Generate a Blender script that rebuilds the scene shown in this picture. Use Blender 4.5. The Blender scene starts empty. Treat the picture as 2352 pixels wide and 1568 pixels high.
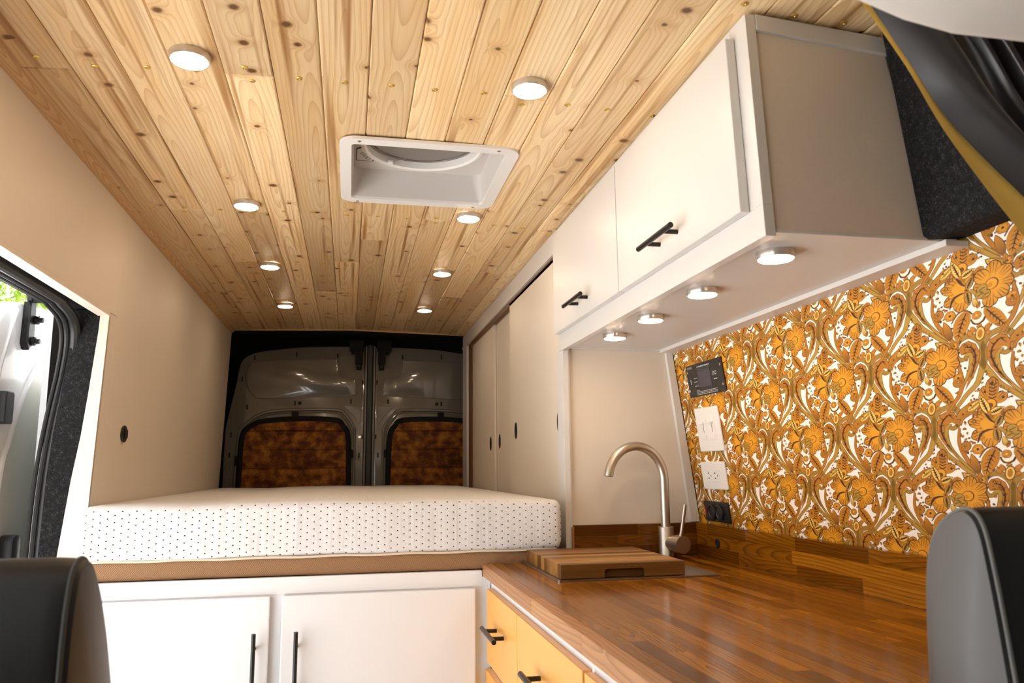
import bpy, bmesh, math, random
from mathutils import Vector, Matrix

# ------------------------------------------------------------------ camera, world, light, exposure
H = 1.2                      # camera height above the van floor; all coordinates below are relative to the camera
sc = bpy.context.scene
COL = sc.collection
F_PX, YAW, PITCH, ROLL = 1814.4, 0.20275, 0.15898, -0.00941

def cam_axes():
    cy, sy, cp, sp, cr, sr = (math.cos(YAW), math.sin(YAW), math.cos(PITCH), math.sin(PITCH), math.cos(ROLL), math.sin(ROLL))
    Fw = Vector((sy * cp, cy * cp, sp)); R = Vector((cy, -sy, 0)); U = R.cross(Fw)
    return R * cr + U * sr, U * cr - R * sr, Fw
R_, U_, FW_ = cam_axes()
cam_d = bpy.data.cameras.new('camera'); cam = bpy.data.objects.new('camera', cam_d); COL.objects.link(cam)
cam_d.sensor_width = 36; cam_d.lens = F_PX / 2352 * 36; cam_d.clip_start = 0.02; cam_d.clip_end = 200
mw = Matrix((R_, U_, -FW_)).transposed().to_4x4(); mw.translation = Vector((0, 0, H)); cam.matrix_world = mw
cam_d.dof.use_dof = True; cam_d.dof.focus_distance = 2.7; cam_d.dof.aperture_fstop = 8.0
sc.camera = cam

vs = sc.view_settings
vs.view_transform = 'Standard'; vs.look = 'None'; vs.gamma = 1.0; vs.use_curve_mapping = False
vs.exposure = 0.36

world = bpy.data.worlds.new('world'); sc.world = world; world.use_nodes = True
wn = world.node_tree; wn.nodes.clear()
wo = wn.nodes.new('ShaderNodeOutputWorld'); bg = wn.nodes.new('ShaderNodeBackground')
sky = wn.nodes.new('ShaderNodeTexSky'); sky.sky_type = 'NISHITA'; sky.sun_disc = False
sky.sun_elevation = math.radians(52); sky.sun_rotation = math.radians(250); sky.air_density = 1.0; sky.dust_density = 2.5; sky.ozone_density = 1.0
mixw = wn.nodes.new('ShaderNodeMixRGB'); mixw.inputs[0].default_value = 0.75; mixw.inputs[2].default_value = (0.62, 0.62, 0.62, 1)
skm = wn.nodes.new('ShaderNodeMixRGB'); skm.blend_type = 'MULTIPLY'; skm.inputs[0].default_value = 1; skm.inputs[2].default_value = (0.16, 0.16, 0.16, 1)
wn.links.new(sky.outputs[0], skm.inputs[1]); wn.links.new(skm.outputs[0], mixw.inputs[1]); wn.links.new(mixw.outputs[0], bg.inputs[0])
bg.inputs[1].default_value = 2.7
wn.links.new(bg.outputs[0], wo.inputs[0])

sun_d = bpy.data.lights.new('sun', 'SUN'); sun_d.energy = 23.0; sun_d.angle = 0.02; sun_d.color = (1, 0.975, 0.95)
sun = bpy.data.objects.new('sun', sun_d); COL.objects.link(sun)
sun.rotation_euler = (math.radians(-22), math.radians(-20), 0)
sc.cycles.adaptive_threshold = 0.03; sc.cycles.max_bounces = 6; sc.cycles.diffuse_bounces = 4; sc.cycles.glossy_bounces = 2; sc.cycles.transmission_bounces = 2; sc.cycles.caustics_reflective = False; sc.cycles.caustics_refractive = False
LED = 54.0                   # emission of the puck lights
LED_COL = (1.0, 0.77, 0.54)

# ------------------------------------------------------------------ helpers
rng = random.Random(7)
WM = {}                      # world matrix (camera-relative) of every object we make

def thing(name, label, cat, loc, group=None, mat=None, kind=None):
    o = bpy.data.objects.new(name, None); o.empty_display_size = 0.05; COL.objects.link(o)
    m = (mat.copy() if mat else Matrix.Identity(4)); m.translation = Vector(loc)
    WM[o] = m.copy()
    m2 = m.copy(); m2.translation = Vector(loc) + Vector((0, 0, H)); o.matrix_world = m2
    tag(o, label, cat, group, kind)
    return o

def tag(o, label=None, cat=None, group=None, kind=None):
    if label: o['label'] = label
    if cat: o['category'] = cat
    if group: o['group'] = group
    if kind: o['kind'] = kind
    return o

class MB:
    def __init__(s): s.v = []; s.f = []; s.c = None
    def add(s, vs_, fs):
        b = len(s.v); s.v += [tuple(v) for v in vs_]; s.f += [tuple(i + b for i in f) for f in fs]; return s
    def box(s, x0, x1, y0, y1, z0, z1, bev=0.0):
        if x0 > x1: x0, x1 = x1, x0
        if y0 > y1: y0, y1 = y1, y0
        if z0 > z1: z0, z1 = z1, z0
        bev = min(bev, (x1 - x0) * .45, (y1 - y0) * .45, (z1 - z0) * .45)
        if bev <= 0:
            vs_ = [(x, y, z) for z in (z0, z1) for y in (y0, y1) for x in (x0, x1)]
            return s.add(vs_, [(0, 2, 3, 1), (4, 5, 7, 6), (0, 1, 5, 4), (2, 6, 7, 3), (0, 4, 6, 2), (1, 3, 7, 5)])
        bm = bmesh.new(); bmesh.ops.create_cube(bm, size=1)
        for v in bm.verts:
            v.co = Vector(((x0 + x1) / 2 + v.co.x * (x1 - x0), (y0 + y1) / 2 + v.co.y * (y1 - y0), (z0 + z1) / 2 + v.co.z * (z1 - z0)))
        bmesh.ops.bevel(bm, geom=list(bm.edges), offset=bev, segments=2, affect='EDGES', profile=0.6)
        return s.bm(bm)
    def bm(s, bm):
        bm.verts.index_update(); vs_ = [v.co.copy() for v in bm.verts]; fs = [[v.index for v in f.verts] for f in bm.faces]; bm.free()
        return s.add(vs_, fs)
    def prism(s, poly, axis, a0, a1, bev=0.0, seg=2):
        # poly: 2d outline; axis 'x': (y,z), 'y': (x,z), 'z': (x,y)
        def p3(p, a): return {'x': (a, p[0], p[1]), 'y': (p[0], a, p[1]), 'z': (p[0], p[1], a)}[axis]
        n = len(poly)
        bm = bmesh.new()
        lo = [bm.verts.new(p3(p, a0)) for p in poly]; hi = [bm.verts.new(p3(p, a1)) for p in poly]
        bm.faces.new(lo); bm.faces.new(hi)
        for i in range(n): bm.faces.new((lo[i], lo[(i + 1) % n], hi[(i + 1) % n], hi[i]))
        bmesh.ops.recalc_face_normals(bm, faces=list(bm.faces))
        if bev > 0:
            es = [e for e in bm.edges if (e.verts[0] in lo) == (e.verts[1] in lo)]
            bmesh.ops.bevel(bm, geom=es, offset=bev, segments=seg, affect='EDGES', profile=0.6)
        return s.bm(bm)
    def tube(s, pts, r, seg=12, cap=True):
        pts = [Vector(p) for p in pts]; n = len(pts); b = len(s.v)
        rs = r if isinstance(r, (list, tuple)) else [r] * n
        t0 = (pts[1] - pts[0]).normalized()
        up = Vector((0, 0, 1)) if abs(t0.z) < .9 else Vector((1, 0, 0))
        nrm = (up - t0 * up.dot(t0)).normalized()
        for i, p in enumerate(pts):
            t = (pts[min(i + 1, n - 1)] - pts[max(i - 1, 0)]).normalized()
            nrm = (nrm - t * nrm.dot(t)).normalized(); bn = t.cross(nrm)
            for k in range(seg):
                a = 2 * math.pi * k / seg
                s.v.append(tuple(p + (nrm * math.cos(a) + bn * math.sin(a)) * rs[i]))
        for i in range(n - 1):
            for k in range(seg):
                k2 = (k + 1) % seg
                s.f.append((b + i * seg + k, b + i * seg + k2, b + (i + 1) * seg + k2, b + (i + 1) * seg + k))
        if cap:
            s.f.append(tuple(b + k for k in reversed(range(seg)))); s.f.append(tuple(b + (n - 1) * seg + k for k in range(seg)))
        return s
    def lathe(s, prof, c, axis='z', seg=32, cap=True):
        # prof: (radius, height) list along axis
        b = len(s.v); c = Vector(c)
        for (r, h) in prof:
            for k in range(seg):
                a = 2 * math.pi * k / seg; p, q = r * math.cos(a), r * math.sin(a)
                s.v.append(tuple(c + Vector({'z': (p, q, h), 'y': (p, h, q), 'x': (h, p, q)}[axis])))
        for i in range(len(prof) - 1):
            for k in range(seg):
                k2 = (k + 1) % seg
                s.f.append((b + i * seg + k, b + i * seg + k2, b + (i + 1) * seg + k2, b + (i + 1) * seg + k))
        if cap:
            if prof[0][0] > 1e-6: s.f.append(tuple(b + k for k in range(seg)))
            if prof[-1][0] > 1e-6: s.f.append(tuple(b + (len(prof) - 1) * seg + k for k in range(seg)))
        return s
    def grid(s, fn, nu, nv):
        b = len(s.v)
        for i in range(nu + 1):
            for j in range(nv + 1): s.v.append(tuple(fn(i / nu, j / nv)))
        for i in range(nu):
            for j in range(nv):
                a = b + i * (nv + 1) + j; s.f.append((a, a + 1, a + nv + 2, a + nv + 1))
        return s
    def quad(s, a, b, c, d): return s.add([a, b, c, d], [(0, 1, 2, 3)])
    def build(s, name, mat, parent=None, smooth=False, origin=None, local=False, fix=True, angle=35):
        root = parent
        pm = WM[parent] if parent is not None else Matrix.Identity(4)
        if local: m = pm.copy()
        else:
            m = pm.copy()
        if parent is None:
            o0 = Vector(origin) if origin is not None else bbox_base(s.v); m = Matrix.Translation(o0)
        elif origin is not None:
            m = pm.copy(); m.translation = Vector(origin) if not local else pm @ Vector(origin)
        inv = m.inverted()
        vs_ = s.v if (local and origin is None) else [inv @ ((pm @ Vector(v)) if local else Vector(v)) for v in s.v]
        me = bpy.data.meshes.new(name); me.from_pydata([tuple(v) for v in vs_], [], s.f); me.update()
        if fix:
            bm = bmesh.new(); bm.from_mesh(me); bmesh.ops.recalc_face_normals(bm, faces=list(bm.faces)); bm.to_mesh(me); bm.free()
        mats = mat if isinstance(mat, (list, tuple)) else [mat]
        for q in mats: me.materials.append(q)
        o = bpy.data.objects.new(name, me); COL.objects.link(o)
        if smooth:
            me.shade_smooth()
            if angle < 180: me.set_sharp_from_angle(angle=math.radians(angle))
        WM[o] = m
        if parent is not None:
            o.parent = parent; o.matrix_basis = WM[parent].inverted() @ m
        else:
            o.location = m.translation + Vector((0, 0, H))
        return o

def bbox_base(vs_):
    xs = [v[0] for v in vs_]; ys = [v[1] for v in vs_]; zs = [v[2] for v in vs_]
    return Vector(((min(xs) + max(xs)) / 2, (min(ys) + max(ys)) / 2, min(zs)))

def link_copy(src, parent, m):
    """copy of a part sharing its mesh; m = its camera-relative matrix"""
    c = src.copy(); COL.objects.link(c); WM[c] = m; c.parent = parent; c.matrix_basis = WM[parent].inverted() @ m
    return c

def smooth_path(pts, n=8, closed=False):
    P = [Vector(p) for p in pts]; out = []; m = len(P)
    rngi = range(m if closed else m - 1)
    for i in rngi:
        if closed: p0, p1, p2, p3 = P[(i - 1) % m], P[i], P[(i + 1) % m], P[(i + 2) % m]
        else: p0, p1, p2, p3 = P[max(i - 1, 0)], P[i], P[i + 1], P[min(i + 2, m - 1)]
        for k in range(n):
            t = k / n
            out.append(0.5 * ((2 * p1) + (p2 - p0) * t + (2 * p0 - 5 * p1 + 4 * p2 - p3) * t * t + (3 * p1 - p0 - 3 * p2 + p3) * t ** 3))
    if not closed: out.append(P[-1])
    return out

def rrect(x0, x1, y0, y1, r, n=6):
    out = []
    for cx, cy, a0 in ((x1 - r, y0 + r, -90), (x1 - r, y1 - r, 0), (x0 + r, y1 - r, 90), (x0 + r, y0 + r, 180)):
        for k in range(n + 1):
            a = math.radians(a0 + 90 * k / n); out.append((cx + r * math.cos(a), cy + r * math.sin(a)))
    return out

# ------------------------------------------------------------------ materials
class NT:
    def __init__(s, name):
        s.m = bpy.data.materials.new(name); s.m.use_nodes = True; s.t = s.m.node_tree; s.t.nodes.clear()
        s.out = s.t.nodes.new('ShaderNodeOutputMaterial'); s.b = s.t.nodes.new('ShaderNodeBsdfPrincipled')
        s.t.links.new(s.b.outputs[0], s.out.inputs[0])
    def n(s, typ, **kw):
        nd = s.t.nodes.new('ShaderNode' + typ)
        for k, v in kw.items(): setattr(nd, k, v)
        return nd
    def set(s, sock, v):
        if hasattr(v, 'is_output') or isinstance(v, bpy.types.NodeSocket): s.t.links.new(v, sock)
        else:
            if isinstance(v, (tuple, list)) and len(v) == 3 and sock.type == 'RGBA': v = (*v, 1)
            sock.default_value = v
    def bs(s, **kw):
        for k, v in kw.items(): s.set(s.b.inputs[k.replace('_', ' ')], v)
        return s
    def math(s, op, a, b=None, c=None, clamp=False):
        nd = s.n('Math', operation=op); nd.use_clamp = clamp
        s.set(nd.inputs[0], a)
        if b is not None: s.set(nd.inputs[1], b)
        if c is not None: s.set(nd.inputs[2], c)
        return nd.outputs[0]
    def mix(s, f, a, b, blend='MIX'):
        nd = s.n('MixRGB', blend_type=blend); s.set(nd.inputs[0], f); s.set(nd.inputs[1], a); s.set(nd.inputs[2], b); return nd.outputs[0]
    def ramp(s, f, stops, interp='LINEAR'):
        nd = s.n('ValToRGB'); cr = nd.color_ramp; cr.interpolation = interp
        while len(cr.elements) < len(stops): cr.elements.new(0.5)
        for e, (p, c) in zip(cr.elements, stops): e.position = p; e.color = (*c, 1)
        s.set(nd.inputs[0], f); return nd.outputs[0]
    def noise(s, vec, scale=5, detail=2, rough=.5, w=None):
        nd = s.n('TexNoise')
        if w is not None: nd.noise_dimensions = '4D'; s.set(nd.inputs['W'], w)
        if vec is not None: s.set(nd.inputs['Vector'], vec)
        nd.inputs['Scale'].default_value = scale; nd.inputs['Detail'].default_value = detail; nd.inputs['Roughness'].default_value = rough
        return nd.outputs[0]
    def obj(s): return s.n('TexCoord').outputs['Object']
    def sep(s, v):
        nd = s.n('SeparateXYZ'); s.set(nd.inputs[0], v); return nd.outputs
    def comb(s, x, y, z):
        nd = s.n('CombineXYZ'); s.set(nd.inputs[0], x); s.set(nd.inputs[1], y); s.set(nd.inputs[2], z); return nd.outputs[0]
    def bump(s, h, strength=.2, dist=.002):
        nd = s.n('Bump'); nd.inputs['Strength'].default_value = strength; nd.inputs['Distance'].default_value = dist
        s.set(nd.inputs['Height'], h); s.set(s.b.inputs['Normal'], nd.outputs[0]); return s

def simple(name, col, rough=.5, metal=0.0, bump=None, coat=0.0, spec=None, var=0.0):
    t = NT(name); t.bs(Roughness=rough, Metallic=metal)
    if coat: t.bs(Coat_Weight=coat, Coat_Roughness=.025)
    if spec is not None: t.bs(Specular_IOR_Level=spec)
    if var:
        f = t.noise(t.obj(), 3.0, 3); t.bs(Base_Color=t.mix(f, tuple(c * (1 - var) for c in col), tuple(min(1, c * (1 + var)) for c in col)))
    else: t.bs(Base_Color=col)
    if bump: t.bump(t.noise(t.obj(), bump[0], 2), bump[1], bump[2])
    return t.m

def wood(name, line, mid, light, axis='y', spacing=.007, knots=0.0, rough=.4, coat=0.0, tone=(.8, 1.15), vsq=.035, wob=.018, fiber=.25, ringmix=.8, spec=.4, streak=0.0):
    t = NT(name)
    x, y, z = t.sep(t.obj())
    al, cr = (y, x) if axis == 'y' else (x, y)
    if axis == 'x': cr = t.math('ADD', y, z)
    else: cr = t.math('ADD', x, t.math('MULTIPLY', z, .8))
    rnd = t.n('ObjectInfo').outputs['Random']
    r2 = t.math('FRACT', t.math('MULTIPLY', rnd, 17.31)); r3 = t.math('FRACT', t.math('MULTIPLY', rnd, 91.7))
    off = t.math('MULTIPLY', rnd, 43.0)
    al2 = t.math('ADD', al, off)
    n1 = t.noise(t.comb(t.math('MULTIPLY', cr, 9.0), t.math('MULTIPLY', al2, 1.6), off), 1.0, 1)
    u = t.math('ADD', t.math('ADD', cr, t.math('MULTIPLY', t.math('SUBTRACT', r2, .5), .09)), t.math('MULTIPLY', t.math('SUBTRACT', n1, .5), wob * 2))
    seg = t.math('SUBTRACT', t.math('PINGPONG', t.math('ADD', al, t.math('MULTIPLY', r3, 1.1)), .55), .12)
    v = t.math('MULTIPLY', seg, vsq * 2.2)
    r = t.math('SQRT', t.math('ADD', t.math('POWER', t.math('ABSOLUTE', u), 2.0), t.math('POWER', t.math('ABSOLUTE', v), 2.0)))
    kmask = None
    if knots > 0:
        vo = t.n('TexVoronoi'); vo.voronoi_dimensions = '2D'; vo.inputs['Scale'].default_value = 8.5
        t.set(vo.inputs['Vector'], t.comb(t.math('ADD', cr, t.math('MULTIPLY', r2, 9.0)), al2, 0.0))
        cr_, cg_, cb_ = t.sep(vo.outputs['Color'])
        pick = t.math('GREATER_THAN', cr_, 1 - knots)
        d = vo.outputs['Distance']
        infl = t.math('MULTIPLY', pick, t.math('POWER', 2.718, t.math('MULTIPLY', t.math('POWER', t.math('DIVIDE', d, .17), 2.0), -1.0)))
        r = t.math('ADD', r, t.math('MULTIPLY', infl, .022))
        rad = t.math('ADD', .040, t.math('MULTIPLY', cg_, .075))
        dn = t.math('ADD', t.math('DIVIDE', d, rad), t.math('MULTIPLY', t.noise(t.comb(cr, al2, 0.0), 160, 1), .35))
        kmask = t.math('MULTIPLY', pick, t.math('SUBTRACT', 1.0, t.math('SMOOTH_MIN', t.math('MAXIMUM', t.math('MULTIPLY', t.math('SUBTRACT', dn, .75), 1.6), 0.0), 1.0, .1)), clamp=True)
        khalo = t.math('MULTIPLY', infl, .55)
    ph = t.math('FRACT', t.math('DIVIDE', r, spacing))
    ring = t.math('POWER', ph, 3.0)
    nf = t.noise(t.comb(t.math('MULTIPLY', cr, 420.0), t.math('MULTIPLY', al2, 7.0), off), 1.0, 1)
    nb = t.noise(t.comb(t.math('MULTIPLY', cr, 24.0), t.math('MULTIPLY', al2, 1.3), off), 1.0, 2)
    base = t.mix(t.math('MULTIPLY', t.math('SUBTRACT', nb, .3), 2.0, clamp=True), mid, light)
    colr = t.mix(t.math('MULTIPLY', ring, ringmix), base, line)
    colr = t.mix(t.math('MULTIPLY', t.math('SUBTRACT', nf, .45), fiber * 4, clamp=True), colr, line)
    if streak:
        ns = t.noise(t.comb(t.math('MULTIPLY', cr, 60.0), t.math('MULTIPLY', al2, 1.1), t.math('ADD', off, 7.0)), 1.0, 1)
        colr = t.mix(t.math('MULTIPLY', t.math('SUBTRACT', ns, .56), streak * 9, clamp=True), colr, (line[0] * .75, line[1] * .7, line[2] * .6))
    if kmask is not None:
        colr = t.mix(khalo, colr, line)
        kr = t.math('FRACT', t.math('MULTIPLY', d, 60.0))
        kcol = t.mix(kr, (line[0] * .16, line[1] * .13, line[2] * .12), (line[0] * .45, line[1] * .36, line[2] * .3))
        colr = t.mix(kmask, colr, kcol)
    tn = t.math('ADD', tone[0], t.math('MULTIPLY', r3, tone[1] - tone[0]))
    colr = t.mix(1.0, colr, t.comb(tn, t.math('POWER', tn, 1.15), t.math('POWER', tn, 1.3)), 'MULTIPLY')
    t.bs(Base_Color=colr, Roughness=rough, Specular_IOR_Level=spec)
    if coat: t.bs(Coat_Weight=coat, Coat_Roughness=.12)
    t.bump(nf, .12, .0006)
    return t.m

M = {}
M['paint'] = simple('white_paint', (.665, .64, .605), .38, bump=(260, .05, .0006))
M['gloss_white'] = simple('white_cabinet_paint', (.80, .80, .81), .35, bump=(260, .05, .0006))
M['wallpaint'] = simple('wall_paint', (.72, .635, .53), .45, bump=(420, .35, .0008), var=.025)
M['pine'] = wood('pine_boards', (.52, .27, .095), (.80, .545, .27), (.86, .69, .43), 'y', .0105, knots=.40, rough=.40, tone=(.78, 1.16), ringmix=.55, fiber=.2, streak=.55)
M['pine_trim'] = wood('pine_trim', (.5, .25, .09), (.72, .45, .2), (.80, .56, .3), 'y', .006, rough=.45)
M['counter'] = wood('oiled_butcher_block', (.06, .017, .001), (.25, .086, .004), (.41, .160, .010), 'y', .006, rough=.17, spec=.22, tone=(.5, 1.3), fiber=.35, ringmix=.65)
M['counter_edge_lit'] = wood('lit_butcher_edge', (.20, .075, .022), (.42, .19, .065), (.52, .26, .10), 'y', .009, rough=.34, spec=.3, tone=(.85, 1.1))  # same butcher block; door light on the edge mixed into a paler colour
M['counter_x'] = wood('oiled_butcher_block_cross', (.055, .015, .002), (.17, .055, .006), (.27, .10, .014), 'x', .006, rough=.3, spec=.28, tone=(.55, 1.1), fiber=.35, ringmix=.65)
M['board'] = wood('cutting_board_wood', (.085, .034, .006), (.27, .125, .026), (.45, .235, .065), 'x', .006, rough=.42, spec=.3, tone=(.45, 1.4), fiber=.3, ringmix=.5)
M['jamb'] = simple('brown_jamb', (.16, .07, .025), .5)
M['orange'] = simple('orange_paint', (.83, .40, .085), .35, bump=(300, .04, .0005))
M['black_metal'] = simple('black_metal', (.012, .011, .010), .35, .3)
M['black_plastic'] = simple('black_plastic', (.012, .012, .013), .38)
M['gap'] = simple('dark_gap', (.01, .009, .008), .8)
M['white_plastic'] = simple('white_plastic', (.80, .77, .73), .32)
M['fan_white'] = simple('fan_white_plastic', (.62, .58, .54), .42, bump=(600, .1, .0004))
M['lid'] = simple('smoked_lid', (.20, .17, .15), .45)
M['steel'] = simple('brushed_steel', (.60, .54, .46), .36, 1.0)
M['steel_sink'] = simple('sink_steel', (.42, .38, .34), .33, 1.0)
M['brass'] = simple('brass_screw', (.86, .62, .20), .38, 1.0)
M['puck_ring'] = simple('puck_ring', (.62, .56, .50), .25, .7)
M['vanpaint_shaded'] = simple('van_paint_shaded', (.185, .172, .15), .14, coat=1.0)  # white paint, darkened in base colour to hold the dimness at the rear
M['doorpaint'] = simple('white_door_paint', (.80, .80, .80), .16, coat=.6)
M['doorpanel'] = simple('door_inner_panel', (.62, .63, .57), .5)
M['rubber'] = simple('rubber_seal', (.022, .022, .023), .42)
M['headliner'] = simple('headliner_cloth', (.74, .69, .62), .8, bump=(500, .2, .001))
M['leather'] = simple('grey_black_leather', (.013, .0135, .013), .42, bump=(700, .25, .0008))
M['leather_lit'] = simple('lit_leather_side', (.115, .11, .105), .42, bump=(900, .2, .0006))  # seat leather again, lightened where the open door lights the side
M['piping'] = simple('grey_piping', (.17, .165, .155), .55)
M['thread'] = simple('stitching', (.06, .06, .055), .7)
M['cab_dark'] = simple('cab_grey_cloth', (.22, .21, .20), .9)
M['floor'] = simple('vinyl_floor', (.21, .19, .17), .5, var=.15)
M['ground'] = simple('driveway', (.58, .58, .575), .9, var=.2)
M['black_void'] = simple('black_carpet_trim', (.006, .006, .007), .9)
M['screen'] = simple('lcd_screen', (.045, .042, .062), .25)
M['print'] = simple('white_print', (.55, .55, .55), .6)
M['print_dim'] = simple('grey_print', (.05, .06, .06), .6)
M['lining'] = simple('yellow_lining', (1.0, .62, .13), .85, bump=(350, .3, .001), var=.08)
M['bark'] = simple('bark', (.12, .08, .05), .9)
M['red'] = simple('red_led', (.35, .02, .01), .4)

t = NT('black_felt'); f = t.noise(t.obj(), 300, 3, .85); f2 = t.noise(t.obj(), 90, 3)
t.bs(Base_Color=t.ramp(t.math('ADD', t.math('MULTIPLY', f, .72), t.math('MULTIPLY', f2, .28)), [(.40, (.010, .010, .010)), (.56, (.022, .022, .023)), (.66, (.10, .098, .094))]), Roughness=.95, Specular_IOR_Level=.15)
t.bump(f, .8, .003); M['felt'] = t.m

t = NT('black_satin'); f = t.noise(t.obj(), 900, 1)
t.bs(Base_Color=t.mix(f, (.024, .023, .025), (.040, .038, .041)), Roughness=.30, Specular_IOR_Level=.9, Sheen_Weight=.5, Sheen_Roughness=.4); M['satin'] = t.m

def emis(name, col, st):
    t = NT(name); t.bs(Base_Color=(.9, .88, .84), Roughness=.4, Emission_Color=col, Emission_Strength=st); return t.m
M['led'] = emis('led_diffuser', LED_COL, LED)

# mattress knit: white with a staggered lattice of tiny brown tufts on the sides
t = NT('mattress_knit'); x, y, z = t.sep(t.obj())
def lat(ox, oz):
    p = t.math('SUBTRACT', t.math('FRACT', t.math('ADD', t.math('DIVIDE', x, .0376), ox + 50)), .5)
    q = t.math('SUBTRACT', t.math('FRACT', t.math('ADD', t.math('DIVIDE', z, .0203), oz + 50)), .5)
    return t.math('ADD', t.math('POWER', t.math('MULTIPLY', p, 37.6), 2.0), t.math('POWER', t.math('MULTIPLY', q, 26.0), 2.0))
dd = t.math('MINIMUM', lat(0, 0), lat(.5, .5))
nx, ny, nz = t.sep(t.n('NewGeometry').outputs['Normal'])
side = t.math('LESS_THAN', t.math('ABSOLUTE', nz), .75)
dot = t.math('MULTIPLY', t.math('LESS_THAN', dd, 5.0), side)
dep = t.math('MULTIPLY', t.math('SUBTRACT', 1.0, t.math('DIVIDE', dd, 60.0), clamp=True), side)
wr = t.noise(t.comb(t.math('MULTIPLY', x, 22.0), t.math('MULTIPLY', y, 3.0), t.math('MULTIPLY', z, 2.5)), 1.0, 2)
rib = t.math('SINE', t.math('MULTIPLY', x, 520.0))
t.bs(Base_Color=t.mix(dot, (.71, .705, .705), (.055, .028, .010)), Roughness=.9, Specular_IOR_Level=.1)
t.bump(t.math('ADD', t.math('ADD', t.math('MULTIPLY', wr, 6.0), t.math('MULTIPLY', dep, -.6)), t.math('MULTIPLY', rib, .10)), .22, .004); M['knit'] = t.m

t = NT('brown_twill'); x, y, z = t.sep(t.obj())
w = t.math('SINE', t.math('MULTIPLY', t.math('ADD', x, t.math('MULTIPLY', z, 1.3)), 1150.0))
t.bs(Base_Color=t.mix(t.math('MULTIPLY', t.math('ADD', w, 1.0), .5), (.20, .105, .05), (.42, .245, .135)), Roughness=.85, Specular_IOR_Level=.2); t.bump(w, .4, .001); M['twill'] = t.m

t = NT('orange_marbled_fabric'); o_ = t.obj(); x, y, z = t.sep(o_)
f = t.noise(o_, 24, 6, .75); g = t.noise(o_, 150, 3, .7)
vo = t.n('TexVoronoi'); vo.feature = 'SMOOTH_F1'; vo.inputs['Scale'].default_value = 19; t.set(vo.inputs['Vector'], t.comb(x, t.math('MULTIPLY', z, 1.25), 0.0))
k = t.math('ADD', t.math('MULTIPLY', f, .62), t.math('ADD', t.math('MULTIPLY', g, .22), t.math('MULTIPLY', vo.outputs['Distance'], .34)))
t.bs(Base_Color=t.ramp(k, [(.46, (.085, .020, .003)), (.56, (.19, .055, .006)), (.66, (.36, .135, .014)), (.80, (.52, .24, .03))]), Roughness=.85); M['marble'] = t.m

t = NT('wallpaper_print'); at_ = t.n('Attribute'); at_.attribute_name = 'Col'
t.bs(Base_Color=at_.outputs['Color'], Roughness=.5); M['wallpaper'] = t.m

t = NT('leaves'); rn = t.noise(t.obj(), 1.7, 2)
t.bs(Base_Color=t.ramp(rn, [(.3, (.05, .12, .010)), (.7, (.20, .30, .022))]), Roughness=.5)
tr = t.n('BsdfTranslucent'); tr.inputs[0].default_value = (.22, .34, .02, 1); ms = t.n('MixShader'); ms.inputs[0].default_value = .45
t.t.links.new(t.b.outputs[0], ms.inputs[1]); t.t.links.new(tr.outputs[0], ms.inputs[2]); t.t.links.new(ms.outputs[0], t.out.inputs[0]); M['leaf'] = t.m

# ------------------------------------------------------------------ the shell of the van
def cz(x): return .846 - .045 * x * x                 # underside of the gently bowed ceiling
def xl(z): return -.705 - .035 * (.82 - z)            # inner face of the left wall
def xr(z): return 1.083 + (.40 - z) * .1284           # inner face of the right wall
ZT = -.287                                            # top of the worktop
FX0, FX1, FY0, FY1 = -.020, .405, 1.970, 2.410        # hole of the roof fan

def struct(o, label): o['kind'] = 'structure'; o['label'] = label; return o

floor_o = struct(MB().box(-1.0, 1.25, -1.5, 5.35, -1.24, -1.2).build('floor', M['floor']), 'brown vinyl floor of the van')
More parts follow.
